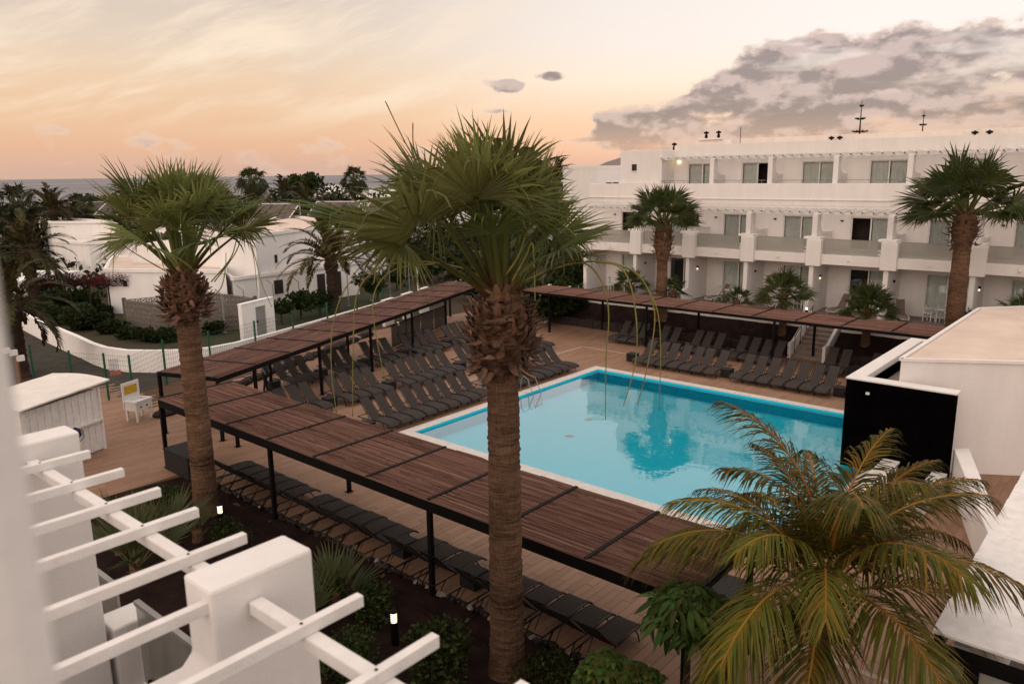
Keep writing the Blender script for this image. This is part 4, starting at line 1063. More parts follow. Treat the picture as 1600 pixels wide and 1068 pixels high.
# ------------------------------------------------------------------ pavilion at the lower right
def pavilion():
    E = empty('pavilion', (11, 0, 0), 'pavilion with white sheet roof, black frame and glass front at lower right', 'building')
    n = 8; x0, x1 = 10.72, 17.9
    for i in range(n):
        a = x0 + (x1 - x0) * i / n; b = x0 + (x1 - x0) * (i + 1) / n
        m = MB(); m.quadbox([(a, -6, 2.80), (b + .06, -6, 2.83), (b + .06, 1.92, 2.95), (a, 1.92, 2.92), (a, -6, 2.83), (b + .06, -6, 2.86), (b + .06, 1.92, 2.985), (a, 1.92, 2.955)]); m.build('roof_sheet', 'white_paint', E)
    m = MB(); m.box(10.66, 10.76, -6, 1.95, 2.62, 2.80); m.box(10.76, 17.9, 1.80, 1.90, 2.66, 2.90); m.build('fascia', 'black_metal', E)
    m = MB(); m.box(11.1, 17.9, 1.5, 1.72, -.02, 2.64); m.build('side_wall', 'white_wall', E)
    for y in (1.42, -.2, -1.9): m = MB(); m.box(10.68, 10.82, y - .09, y + .09, 0, 2.618); m.build('post', 'black_metal', E)
    for a, b in ((-.11, 1.33), (-1.81, -.29)):
        m = MB(); m.box(10.72, 10.735, a, b, .1, 2.6); g_ = m.build('glass_panel', 'frosted_glass', E)
        m = MB(); m.box(10.70, 10.76, a, b, .02, .1); m.build('rail', 'black_metal', g_)
    m = MB(); m.box(10.76, 17.9, -6, 1.5, -.02, .006); m.build('floor', 'patio_floor', E)
    m = MB(); m.lathe(11.3, .55, [(1.2, .02), (1.22, .12), (1.35, .14), (1.48, .12), (1.5, .02)], 12); m.build('lamp_shade', 'lamp_glow', E, True)
    m = MB(); m.tube([(11.3, .55, 1.5), (11.3, .55, 2.75)], .008, 6); m.build('lamp_cord', 'black_metal', E)
pavilion()

# ------------------------------------------------------------------ the terraces of the camera's own building
def own_terrace():
    E = empty('terrace_building', (0, 3, 0), 'white terrace building in the near left corner with projecting pergola beams', 'building')
    for i, y in enumerate([v_ * 1.035 + .037 for v_ in (6.62, 6.04, 5.46, 4.91, 4.41, 3.86, 3.335, 2.81, 2.28, 1.76, 1.22)]):
        m = MB(); m.box(-.6, 2.20, y - .026, y + .024, 6.868, 6.93); m.build('pergola_beam', 'white_paint', E, False, .003)
        for dx in (0.35,): 
            m = MB(); m.lathe(2.20 - dx, y, [(6.93, .008), (6.934, .008)], 8); m.build('screw', 'black_metal', E)
    m = MB(); m.box(1.85, 1.93, -1, 3.42, 6.79, 6.866); m.build('long_beam', 'white_paint', E, False, .01)
    m = MB(); m.box(1.85, 1.93, 3.72, 6.60, 6.79, 6.866); m.build('long_beam', 'white_paint', E, False, .01)
    m = MB(); m.box(1.85, 1.93, 6.90, 10.5, 6.79, 6.866); m.build('long_beam', 'white_paint', E, False, .01)
    for y in (3.57, 6.75, -.1):
        m = MB(); m.extr([(2.26, 3.9), (2.26, 7.0), (1.66, 7.0), (1.66, 6.56), (1.60, 6.50), (-.3, 6.48), (-.3, 3.9)], 'y', y - .14, y + .14); m.build('divider_wall', 'white_wall', E, False, .02)
        m = MB(); m.box(2.30, 2.64, y - .17, y + .17, 3.7, 5.2); m.build('pillar_block', 'white_wall', E, False, .02)
    for a, b in ((3.76, 6.56), (.25, 3.38), (6.95, 10.2)):
        m = MB(); m.box(2.5, 2.52, a, b, 4.6, 5.36); g_ = m.build('balcony_glass', 'frosted_glass', E)
        m = MB(); m.box(2.485, 2.535, a, b, 5.362, 5.40); m.build('top_rail', 'grey_metal', g_)
        for yy in (a + .15, b - .15): m = MB(); m.box(2.475, 2.545, yy - .03, yy + .03, 4.585, 4.68); m.build('clamp', 'black_metal', g_)
    m = MB(); m.box(2.35, 2.62, -1, 10.6, 4.0, 4.58); m.build('balcony_edge', 'white_wall', E, False, .02)
    m = MB(); m.box(-.3, 2.348, -1, 10.6, 4.2, 4.45); m.build('balcony_floor', 'patio_floor', E)
    m = MB(); m.box(-.5, -.302, -3, 11, 0, 7.2); m.build('facade_wall', 'white_wall', E)
    m = MB(); m.box(-.302, 3.0, -1, 10.5, .02, .1); m.build('patio', 'patio_floor', E)
    for y in (3.57, 6.75): m = MB(); m.box(-.3, 2.5, y - .12, y + .12, .1, 3.9); m.build('patio_divider', 'white_wall', E)
own_terrace()
E2 = empty('balcony_side_wall', (-.4, .7, 7.3), 'blurred white balcony wall at the left picture edge', 'wall')
m = MB(); m.box(-1.4, .176, .60, .82, 7.3, 10.4); m.build('wall', 'white_wall', E2, False, .03)
m = MB(); m.box(-1.4, .19, .59, .83, 10.402, 10.5); m.build('cap', 'white_wall', E2)

# ------------------------------------------------------------------ street side on the left: wall, fence, hut, wash stand
def street_wall():
    pts = [(17.2, 66), (16.6, 59.7), (15.6, 48.9), (15.2, 43.1), (14.95, 40.4), (14.95, 38.9), (15.3, 37.4), (16.05, 36.3), (17.1, 35.2), (18.0, 34.75), (19.4, 34.75), (21.2, 35.2), (24.6, 36.2), (30, 37.9), (36.5, 40.0), (44, 42.2)]
    E = empty('street_wall', (16, 38, 0), 'curving white wall between the street and the villa gardens', 'wall')
    for i in range(len(pts) - 1):
        a = Vector((*pts[i], 0)); b = Vector((*pts[i + 1], 0)); d = (b - a).normalized(); n = Vector((-d.y, d.x, 0)) * .12; k = d * .0
        # mitre with neighbours
        def nrm(i):
            p0 = Vector((*pts[max(i - 1, 0)], 0)); p1 = Vector((*pts[i], 0)); p2 = Vector((*pts[min(i + 1, len(pts) - 1)], 0))
            t = ((p1 - p0).normalized() if i else Vector((0, 0, 0))) + ((p2 - p1).normalized() if i < len(pts) - 1 else Vector((0, 0, 0))); t.normalize(); return Vector((-t.y, t.x, 0)) * .12
        na, nb_ = nrm(i), nrm(i + 1); h = 1.05
        m = MB(); P = [a - na, b - nb_, b + nb_, a + na]; m.prism([(p.x, p.y) for p in P], -.05, h); m.build('wall_section', 'villa_white', E)
street_wall()
def wire_fence(pts, h, label, loc, skip=()):
    E = empty('wire_fence', loc, label, 'fence')
    for p in pts:
        m = MB(); m.box(p[0] - .035, p[0] + .035, p[1] - .035, p[1] + .035, 0, h); m.build('post', 'green_metal', E)
    for i in range(len(pts) - 1):
        if i in skip: continue
        a = Vector((*pts[i], 0)); b = Vector((*pts[i + 1], 0)); L_ = (b - a).length; m = MB(); n = int(L_ / .11)
        for k in range(1, n): p = a.lerp(b, k / n); m.bar((p.x, p.y, .12), (p.x, p.y, h - .08), .005, .005)
        for k in range(10): z = .12 + (h - .2) * k / 9; m.bar((a.x, a.y, z), (b.x, b.y, z), .007, .007)
        o = m.build('wire_panel', 'green_metal', E); o['kind'] = 'stuff'
wire_fence([(11.3, 37.5), (11.9, 34.8), (12.6, 33.1), (13.1, 31.9), (15.3, 33.6), (17.6, 33.9), (20.4, 34.6), (23.2, 35.5), (26, 36.3), (28.8, 37.2), (31.6, 38.1), (34.4, 39)], 2.0, 'green wire mesh fence along the street behind the left pergola', (16, 33.8, 0))
# fence gate and notice
E2 = empty('notice_board', (12.75, 33.0, 1.0), 'small white and red notice on the green fence post by the hut', 'sign')
m = MB(); m.box(12.7, 13.1, 32.96, 32.98, 1.25, 1.72); m.build('panel', 'white_plastic', E2); m = MB(); m.box(12.72, 13.14, 32.94, 32.958, 1.02, 1.22); m.build('red_panel', 'sign_red', E2)
def hut():
    E = empty('kiosk_hut', (9.95, 27.05, 0), 'small white boarded hut with pale sagging roof by the street fence', 'hut', None, AP2)
    # local: x along the front (to the left is -x), y to the back
    W_, D_, H_ = 2.75, 2.1, 2.12
    def bd(m, nm, mat): return link(nm, m.mesh(nm, mat), E)
    n = 22
    for i in range(n):
        a = -W_ + W_ * i / n; m = MB(); m.box(a + .004, a + W_ / n - .004, -.0 + .012 * (i % 2), .05, .03, H_ - .04 * (n - i) / n); bd(m, 'board', 'white_paint')
    for i in range(16):
        a = D_ * i / 16; m = MB(); m.box(-.05, .0 - .010 * (i % 2), a + .055, a + D_ / 16 + .048, .03, H_); bd(m, 'board', 'white_paint')
    m = MB(); m.box(-W_, -.06, D_, D_ + .05, .03, H_); m.box(-W_ - .05, -W_, 0, D_, .03, H_); bd(m, 'back_wall', 'white_paint')
    m = MB(); m.box(-.0, .07, -.05, .03, 0, H_ + .05); bd(m, 'corner_post', 'white_paint')
    m = MB(); m.box(-W_ * .5, .06, -.09, -.003, 1.02, 1.10); bd(m, 'ledge', 'white_paint')
    m = MB(); m.box(-W_ * .52 - .02, -W_ * .52 + .02, -.03, -.001, .03, H_); bd(m, 'batten', 'white_paint')
    m = MB(); k = 8
    for i in range(k + 1):
        for j in range(k + 1):
            x = -W_ - .25 + (W_ + .55) * i / k; y = -.28 + (D_ + .5) * j / k; z = H_ + .12 + .16 * (i / k) + .11 * math.sin(math.pi * min(1, j / k)) * (1 - .2 * i / k) + RNG.uniform(-.008, .008); m.v.append((x, y, z))
    N2 = (k + 1) ** 2
    m.v += [(v[0], v[1], v[2] - .05) for v in m.v]
    for i in range(k):
        for j in range(k): q = i * (k + 1) + j; m.f += [(q, q + k + 1, q + k + 2, q + 1), (N2 + q, N2 + q + 1, N2 + q + k + 2, N2 + q + k + 1)]; m.mi += [0, 0]
    for i in range(k):
        for (p, q) in ((i * (k + 1), (i + 1) * (k + 1)), ((i + 1) * (k + 1) + k, i * (k + 1) + k), (i + 1, i), (k * (k + 1) + i, k * (k + 1) + i + 1)): m.f.append((p, q, q + N2, p + N2)); m.mi.append(0)
    bd(m, 'roof_sheet', 'roof_white')
    b = empty('hanging_bag', (0, 0, 0), 'dark blue bag hanging on the front of the white hut', 'bag')
    p = Vector((9.95, 27.05, 0)) + Vector((math.cos(AP2), math.sin(AP2), 0)) * -1.1 + Vector((math.sin(AP2), -math.cos(AP2), 0)) * .12; b.location = (p.x, p.y, .75)
    m = MB(); m.tube([(0, 0, 0), (.02, 0, .1), (0, 0, .28), (0, 0, .36)], [.09, .16, .14, .05], 10); link('pouch', m.mesh('pouch', 'blue_bag', smooth=True), b)
    m = MB(); m.tube([(.1, 0, .3), (.22, -.02, .2), (.24, -.02, 0), (.12, -.02, -.12), (.02, 0, -.02)], .012, 6); link('strap', m.mesh('strap', 'dark_cloth'), b)
hut()
m = MB(); m.box(-.28, .28, -.11, .11, 0, .025); o = m.build('plank_offcut', 'cardboard', None, origin=(10.55, 27.2, .006)); o.rotation_euler = (0, 0, .5); tag(o, 'pale wooden offcut lying on the deck beside the hut', 'board')
def wash_stand():
    E = empty('wash_stand', (12.25, 29.45, 0), 'small white wash stand on legs with yellow panel on its back', 'wash stand', None, AP2)
    def bd(m, nm, mat): return link(nm, m.mesh(nm, mat), E)
    m = MB(); m.box(-.38, .38, -.28, .28, .42, .72); m.box(-.4, -.33, -.3, .3, .72, .80); m.box(.33, .4, -.3, .3, .72, .80); m.box(-.33, .33, .22, .3, .72, .8); m.box(-.33, .33, -.3, -.22, .72, .8); bd(m, 'basin', 'white_plastic')
    for a in (-.34, .34):
        for b in (-.24, .24): m = MB(); m.box(a - .035, a + .035, b - .035, b + .035, 0, .418); bd(m, 'leg', 'white_plastic')
    m = MB(); m.box(-.40, .40, .302, .34, .45, 1.45); bd(m, 'back_board', 'white_plastic')
    m = MB(); m.box(-.30, .28, .285, .30, 1.0, 1.32); p = bd(m, 'yellow_panel', 'sign_yellow')
    for x in (-.2, .08): m = MB(); m.box(x, x + .08, -.292, -.281, .53, .58); bd(m, 'knob', 'black_metal')
wash_stand()
# dark storage boxes
for nm, lab, (x, y), rz, (a, b, c) in (('storage_box', 'large dark storage box at the left end of the near pergola', (10.75, 22.75), math.pi / 2, (1.5, .75, .72)), ('storage_box', 'dark storage box under the right end of the near pergola', (13.9, 6.35), .1, (.95, .75, .62))):
    e = empty(nm, (x, y, 0), lab, 'box', None, rz)
    m = MB(); m.box(-a / 2, a / 2, -b / 2, b / 2, .02, c - .06); link('body', m.mesh('body', 'wicker'), e); m = MB(); m.box(-a / 2 - .02, a / 2 + .02, -b / 2 - .02, b / 2 + .02, c - .058, c); link('lid', m.mesh('lid', 'wicker'), e)
# bollard lamps
def bollard(x, y, label, z=0, h=.8):
    e = empty('bollard_lamp', (x, y, z), label, 'bollard lamp', 'bollard lamps')
    m = MB(); m.lathe(0, 0, [(0, .11), (.03, .11), (.031, .075), (h * .68, .075)], 14); link('post', m.mesh('post', 'black_metal', smooth=False), e)
    m = MB(); m.lathe(0, 0, [(h * .68, .062), (h * .93, .062)], 14); g_ = link('lamp_glass', m.mesh('lamp_glass', 'lamp_glow'), e)
    for i in range(4): m = MB(); m.lathe(0, 0, [(h * (.71 + .055 * i), .074), (h * (.72 + .055 * i), .076)], 14); link('louvre', m.mesh('louvre', 'black_metal'), g_)
    m = MB(); m.lathe(0, 0, [(h * .93, .078), (h * .97, .075), (h, .04)], 14); link('cap', m.mesh('cap', 'black_metal', smooth=False), e)
for x, y, l in ((9.2, 18.0, 'bollard lamp at the foot of the left fan palm'), (8.75, 10.7, 'bollard lamp in the near bed beside the white beams'), (28.9, 33.6, 'bollard lamp under the far end of the left pergola'), (22.0, 30.5, 'bollard lamp under the middle of the left pergola'), (15.9, 28.0, 'bollard lamp glowing near the left end of the left pergola'),):
    bollard(x, y, l)
bollard(40.6, 14.7, 'bollard lamp on the terrace between small palms', 1.36, .6)
# a tall lamp behind the tall palm, and a street lamp
e = empty('lamp_post', (37.6, 31.6, 0), 'tall dark lamp post with glowing head left of the far steps', 'lamp post')
m = MB(); m.tube([(37.6, 31.6, 0), (37.6, 31.6, 3.6)], .06, 10); m.build('post', 'black_metal', e); m = MB(); m.box(37.5, 37.7, 31.5, 31.7, 3.62, 4.15); m.build('lamp_head', 'lamp_green', e)
p = G(653, 455); e = empty('garden_lamp', (p.x, p.y, 0), 'white globe garden lamp behind the left pergola', 'lamp post')
m = MB(); m.tube([(p.x, p.y, 0), (p.x, p.y, 1.7)], .05, 8); m.build('post', 'white_paint', e); m = MB(); m.lathe(p.x, p.y, [(1.7, .05), (1.75, .16), (1.95, .22), (2.1, .17), (2.2, .04)], 10); m.build('lantern', 'white_plastic', e, True)
e = empty('floodlight_post', (10.2, 35.6, 0), 'short post with white floodlights behind the hut', 'lamp post')
m = MB(); m.tube([(10.2, 35.6, 0), (10.2, 35.6, 2.0)], .07, 8); m.build('post', 'rust', e)
for dx, dz in ((-.35, 2.15), (-.1, 2.02), (.12, 1.75)): m = MB(); m.box(10.2 + dx - .14, 10.2 + dx + .14, 35.45, 35.6, dz, dz + .22); m.build('floodlight', 'white_plastic', e)
# screens of black mesh at the far end of the left pergola
E2 = empty('mesh_screen', (30, 32.2, 0), 'low black mesh screens at the far end of the left pergola', 'screen')
for i in range(4):
    a = Vector((26.4, 31.3, 0)) + _d * i * 1.7; b = a + _d * 1.62; m = MB(); m.bar((a.x, a.y, .62), (b.x, b.y, .62), .015, 1.1); pn = m.build('screen_panel', 'mesh_screen', E2)
    m = MB(); m.bar((a.x, a.y, 1.19), (b.x, b.y, 1.19), .04, .04); m.bar((a.x, a.y, .05), (b.x, b.y, .05), .04, .04); m.build('frame', 'black_metal', pn)
# white pillars behind it
for k, t in enumerate((18.4, 20.9, 23.2)):
    c = Vector((13.2, 30.0, 0)) + _d * t; e = empty('white_pillar', (c.x, c.y, 0), 'white wall panel behind the mesh screens, %s from the left' % ORD[k], 'wall', 'white panels behind the left pergola', AP2)
    m = MB(); m.box(-.55, .55, -.1, .1, 0, 1.55); link('panel', m.mesh('panel', 'white_wall'), e); m = MB(); m.box(-.6, .6, -.12, .12, 1.552, 1.62); link('cap', m.mesh('cap', 'white_wall'), e)

# ------------------------------------------------------------------ villas on the left
def poly_house(name, label, poly, h, holes=(), roof='roof_beige', par=.22, extra=None):
    """a flat-roofed villa on a polygon footprint; holes: (edge index, t0, t1, z0, z1)"""
    c = Vector((sum(p[0] for p in poly) / len(poly), sum(p[1] for p in poly) / len(poly), 0)); E = empty(name, c, label, 'building', 'white villas behind the gardens')
    m = MB(); m.prism(poly, -1.5, h); m.build('wall', 'villa_white', E)
    m = MB(); m.prism([(c.x + (p[0] - c.x) * .98, c.y + (p[1] - c.y) * .98) for p in poly], h + .002, h + .05); rf = m.build('roof', roof, E)
    m = MB()
    for a, b in zip(poly, poly[1:] + poly[:1]): m.bar((a[0], a[1], h + par / 2), (b[0], b[1], h + par / 2), .22, par - .004)
    m.build('parapet', 'villa_white', E)
    for (k, t0, t1, z0, z1) in holes:
        a = Vector((*poly[k], 0)); b = Vector((*poly[(k + 1) % len(poly)], 0)); p0, p1 = a.lerp(b, t0), a.lerp(b, t1); d = (b - a).normalized(); nn = Vector((d.y, -d.x, 0))
        if nn.dot(-c) < 0: nn = -nn
        m = MB(); m.bar(p0 + nn * .02 + Vector((0, 0, (z0 + z1) / 2)), p1 + nn * .02 + Vector((0, 0, (z0 + z1) / 2)), .06, z1 - z0); w = m.build('window', 'white_paint', E)
        m = MB(); q = d * .07; m.bar(p0 + q + nn * .045 + Vector((0, 0, (z0 + z1) / 2)), p1 - q + nn * .045 + Vector((0, 0, (z0 + z1) / 2)), .03, z1 - z0 - .14); m.build('pane', 'interior', w)
    return E
zt = 3.0
A, B, C_ = G(163.5, 420, zt), G(352, 422, zt), G(505, 414, zt)
v = poly_house('villa', 'low white villa with two small dark windows behind the lattice screen', [(A.x, A.y), (B.x, B.y), (B.x + 3.2, B.y + 7), (A.x + 4.5, A.y + 9.5)], zt - .2, ((0, .14, .19, 1.75, 2.3), (0, .46, .51, 1.75, 2.3)))
zt = 2.6
v = poly_house('villa', 'white single-storey villa wing with rusty rail, right of the left fan palm', [(B.x + .3, B.y - .3), (G(575, 460, 0).x, G(575, 460, 0).y + 1.0), (G(575, 460, 0).x + 3, G(575, 460, 0).y + 6.2), (B.x + 3.0, B.y + 6)], zt - .3, ((0, .28, .36, .9, 2.0), (0, .62, .70, 0, 2.0), (0, .78, .84, 0, 2.0)))
zt = 5.2
A, B = G(398, 366, zt), G(600, 341, zt)
v = poly_house('villa', 'large white villa wall with one tiny window and solar racks on its roof', [(A.x, A.y), (B.x, B.y), (B.x - 2, B.y + 12), (A.x - 3, A.y + 12)], zt - .2, ((0, .10, .125, 3.0, 3.7),))
A, B = G(78, 345, zt), G(400, 352, zt)
v = poly_house('villa', 'long white villa with stepped roof behind the left fan palm', [(A.x, A.y), (A.x + 2.8, A.y - 4.5), (B.x - 2.5, B.y + 1.5), (B.x - 2.2, B.y + 11), (A.x + 3, A.y + 12)], zt - .25, ())
# stepped block and terrace in front of it
A = G(80, 345, zt); e = G(105, 385, 3.4)
v = poly_house('villa', 'white stepped block left of the long villa', [(A.x - .4, A.y - 1), (A.x + .4, A.y - 6.8), (A.x + 3.4, A.y - 7.4), (A.x + 2.6, A.y - 5)], 3.3)
# solar racks
for k, (x0, y0, x1, L_) in enumerate(((375, 345, 425, 4.2), (470, 340, 540, 5.0), (560, 338, 610, 4.0), (88, 338, 110, 3.4), (108, 336, 135, 3.4), (128, 338, 165, 3.4))):
    p = G(x0, y0, 5.0) + Vector((FWD.x, FWD.y, 0)) * 2.5; E2 = empty('solar_rack', (p.x, p.y, 5.0), 'white tilted solar rack on a villa roof, %s' % ('%s from the left on the large villa' % ORD[k] if k < 3 else '%s from the left on the long villa' % ORD[k - 3]), 'solar panel', 'roof solar racks', VIEWROT - .25)
    m = MB()
    m.bar((0, 0, .05), (0, 2.2, 1.35), .07, .07); m.bar((L_, 0, .05), (L_, 2.2, 1.35), .07, .07); m.bar((0, 2.2, 1.35), (L_, 2.2, 1.35), .09, .09); m.bar((0, 2.2, 0), (0, 2.2, 1.35), .07, .07); m.bar((L_, 2.2, 0), (L_, 2.2, 1.35), .07, .07); m.bar((0, 0, .05), (L_, 0, .05), .07, .07)
    link('frame', m.mesh('frame', 'white_paint'), E2)
    for q in range(3): m = MB(); m.quadbox([(L_ * q / 3 + .06, .06, .06), (L_ * (q + 1) / 3 - .06, .06, .06), (L_ * (q + 1) / 3 - .06, 2.14, 1.29), (L_ * q / 3 + .06, 2.14, 1.29), (L_ * q / 3 + .06, .06, .1), (L_ * (q + 1) / 3 - .06, .06, .1), (L_ * (q + 1) / 3 - .06, 2.14, 1.33), (L_ * q / 3 + .06, 2.14, 1.33)]); link('panel', m.mesh('panel', 'concrete'), E2)
# lattice screen of breeze blocks
def lattice():
    z1 = 1.85; A, B, C_, D_ = (20.0, 48.4), (20.6, 44.2), (25.2, 42.4), (24.8, 47.2)
    E = empty('lattice_screen', (22.5, 45.5, 0), 'grey breeze-block lattice screen round a yard below the villas', 'wall')
    q = MB(); s = .3; t = .036; d = .07
    q.box(-s / 2 + .004, s / 2 - .004, -d, 0, -s / 2 + .004, -s / 2 + t); q.box(-s / 2 + .004, s / 2 - .004, -d, 0, s / 2 - t, s / 2 - .004); q.box(-s / 2 + .004, -s / 2 + t, -d, 0, -s / 2 + t, s / 2 - t); q.box(s / 2 - t, s / 2 - .004, -d, 0, -s / 2 + t, s / 2 - t)
    b = .075; q.box(-b, b, -d * .8, -.02, -.02, .02); q.box(-.02, .02, -d * .79, -.021, -b, b)
    q.bar((-s / 2 + t, -.05, -s / 2 + t), (-.03, -.05, -.03), .03, .05, (0, 1, 0)); q.bar((s / 2 - t, -.05, s / 2 - t), (.03, -.05, .03), .03, .05, (0, 1, 0)); q.bar((-s / 2 + t, -.05, s / 2 - t), (-.03, -.05, .03), .03, .05, (0, 1, 0)); q.bar((s / 2 - t, -.05, -s / 2 + t), (.03, -.05, -.03), .03, .05, (0, 1, 0))
    noisy('breeze_block', (.24, .205, .18), (.17, .145, .125), 6, .9, .1, .3, 40); me = q.mesh('block', 'breeze_block')
    for (a, b) in ((A, B), (B, C_), (A, D_), (D_, C_)):
        va, vb = Vector((*a, 0)), Vector((*b, 0)); L_ = (vb - va).length; n = int(L_ / .3); rz = math.atan2(vb.y - va.y, vb.x - va.x)
        for i in range(n):
            for j in range(6):
                p = va.lerp(vb, (i + .5) / n); link('block', me, E, (p.x - 22.5, p.y - 45.5, .15 + j * .3), (0, 0, rz))
    for a in (A, B, C_): m = MB(); m.box(a[0] - .09, a[0] + .09, a[1] - .09, a[1] + .09, 0, 1.9); m.build('corner_post', 'concrete', E)
lattice()
# white gate house with grey door behind the left pergola
p = G(408, 525); e = empty('gate_wall', (p.x, p.y, 0), 'white wall with grey metal door behind the left pergola', 'wall', None, AP2)
m = MB(); m.box(-1.6, -.45, -.12, .12, 0, 2.05); m.box(.45, 1.2, -.12, .12, 0, 2.05); m.box(-.45, .45, -.12, .12, 1.75, 2.05); link('wall', m.mesh('wall', 'villa_white'), e)
m = MB(); m.box(-.44, .44, -.06, .0, 0, 1.748); dr = link('door', m.mesh('door', 'grey_metal'), e); m = MB(); m.box(-.36, -.26, -.1, -.062, .85, 1.0); link('handle', m.mesh('handle', 'black_metal'), dr)
m = MB(); m.box(-1.6, 1.2, -.15, .15, 2.052, 2.12); link('cap', m.mesh('cap', 'villa_white'), e)
# slim poles with bent tops along the garden
for k, (x, y) in enumerate(((352, 520), (385, 512), (430, 500), (470, 495), (545, 478), (580, 470), (610, 462), (640, 455))):
    p = G(x, y); e = empty('bent_pole', (p.x, p.y, 0), 'slim grey pole with bent top behind the left pergola, %s from the left' % ORD[k], 'pole', 'bent garden poles')
    m = MB(); m.tube([(p.x, p.y, 0), (p.x, p.y, 2.3), (p.x - .25, p.y + .25, 2.6)], .035, 6); m.build('shaft', 'grey_metal', e); m = MB(); m.box(p.x - .09, p.x + .09, p.y - .09, p.y + .09, 0, .05); m.build('foot', 'grey_metal', e)

# far buildings
p = AT(542, 620); house((p.x, p.y, terr(p.x, p.y) + 8), 26, 12, 7.5, VIEWROT + .3, 'distant pale hotel block near the shore with rows of windows', 9, 3, .5, None, wh=(1.5, 1.3))
p = AT(548, 480); house((p.x, p.y, terr(p.x, p.y) + 7), 12, 9, 4.5, VIEWROT + .1, 'distant small cream house in front of the shore hotel', 4, 2, .4)
p = AT(948, 78); house((p.x, p.y, 0), 5.6, 10, 9.2, VIEWROT + .25, 'white block with paired windows beyond the left end of the hotel', 2, 3, .3, None, wh=(1.3, 1.1))
p = AT(918, 96); house((p.x, p.y, 0), 8, 10, 7.6, VIEWROT + .1, 'pale building half hidden behind the tall palm crown', 3, 2, .3, None)
for k, (x, D, w, h, r, zz) in enumerate(((6, 105, 9, 4.6, .2, 0), (20, 70, 4, 1.5, -.2, 0), (640, 140, 18, 5.2, .1, 0), (700, 120, 16, 5.6, -.1, 0), (430, 210, 24, 4.2, .2, 0), (590, 190, 26, 6.0, 0, 0), (300, 260, 30, 5, .1, 0), (720, 260, 30, 9.5, 0, 0), (600, 110, 11, 4.2, .3, 0), (445, 125, 14, 3.9, -.2, 0), (130, 120, 14, 4.0, .1, 0))):
    p = AT(x, D); house((p.x, p.y, terr(p.x, p.y)), w, 9, h, VIEWROT + r, 'white flat-roofed house in the distance, %s' % ('at the left picture edge', 'small one among the left palms', 'left of the tall palm crown', 'behind the tall palm crown', 'above the solar racks', 'above the date palms', 'behind the left palm crown', 'far behind the tall palm', 'right of the dark date palms', 'behind the dark date palms', 'behind the far left palms')[k], 3, 1)

# ------------------------------------------------------------------ shrubs and hedges
def shrub_mesh(seed, n, leaf=.10, lobes=5, c1=(.012, .022, .006), c2=(.042, .058, .015), c3=None, long=1.6, flat=.8):
    rr = random.Random(seed); V = []; F = []; Cc = []
    lb = [(Vector((rr.uniform(-.55, .55), rr.uniform(-.55, .55), rr.uniform(.15, .75))), rr.uniform(.3, .5)) for _ in range(lobes)]
    for i in range(n):
        c, r = lb[rr.randrange(lobes)]; d = Vector((rr.gauss(0, 1), rr.gauss(0, 1), rr.gauss(0, 1))).normalized(); p = c + d * r * (rr.random() ** .35); p.z = max(.02, p.z * flat)
        a = Vector((rr.gauss(0, 1), rr.gauss(0, 1), rr.gauss(.2, .6))).normalized(); a = (a + d * .7).normalized(); b = a.cross(Vector((rr.gauss(0, 1), rr.gauss(0, 1), rr.gauss(0, 1)))).normalized()
        l = leaf * rr.uniform(.6, 1.3); w = l / long / 2; k = len(V); br = rr.uniform(.6, 1.3)
        col = tuple(x * br for x in lerp(c1, c2, rr.random()))
        if c3 and rr.random() < .55: col = tuple(x * br for x in c3[rr.randrange(len(c3))])
        V += [tuple(p), tuple(p + a * l * .5 + b * w), tuple(p + a * l), tuple(p + a * l * .5 - b * w)]; Cc += [col] * 4; F.append((k, k + 1, k + 2, k + 3))
    return leafmesh('foliage', V, F, Cc, ['leaf_dark'])
SHR = [shrub_mesh(i, 1500, .10, 6, (.012, .022, .005), (.055, .075, .016)) for i in range(4)]; SHF = [shrub_mesh(10 + i, 1500, .17, 7, long=1.4) for i in range(4)]; SHB = [shrub_mesh(30, 1600, .10, 8, c3=[(.14, .012, .05), (.20, .02, .05), (.10, .01, .06), (.22, .05, .03)])]
STEM = MB(); STEM.tube([(0, 0, -.1), (.03, .02, .25), (-.03, .03, .55)], [.05, .04, .02], 6); STEM.tube([(0, 0, .1), (.2, .1, .4)], [.03, .015], 5); STEM.tube([(0, 0, .15), (-.2, -.1, .45)], [.03, .015], 5); STEM_ME = STEM.mesh('stem', 'palm_bark_dark')
def shrub(loc, s, label, ms=SHR, group='shrubs', sz=None, seed=0, name='shrub', trunk=None):
    rr = random.Random(seed + int(loc[0] * 10)); e = empty(name, loc, label, 'shrub' if not trunk else 'tree', group)
    h = trunk or 0
    link('foliage', ms[rr.randrange(len(ms))], e, (0, 0, h), (0, 0, rr.uniform(0, 6)), (s, s, sz or s))
    if trunk: m = MB(); m.tube([(0, 0, -.1), (.03, 0, h * .6), (0, .05, h + .4 * s)], [.09, .07, .03], 8); m.tube([(0, 0, h * .8), (.3 * s, .1, h + .4 * s)], [.05, .02], 6); m.tube([(0, 0, h * .8), (-.3 * s, -.1, h + .4 * s)], [.05, .02], 6); link('trunk', m.mesh('trunk', 'palm_bark_dark'), e)
    else: link('stem', STEM_ME, e, scale=s * .9)
    return e
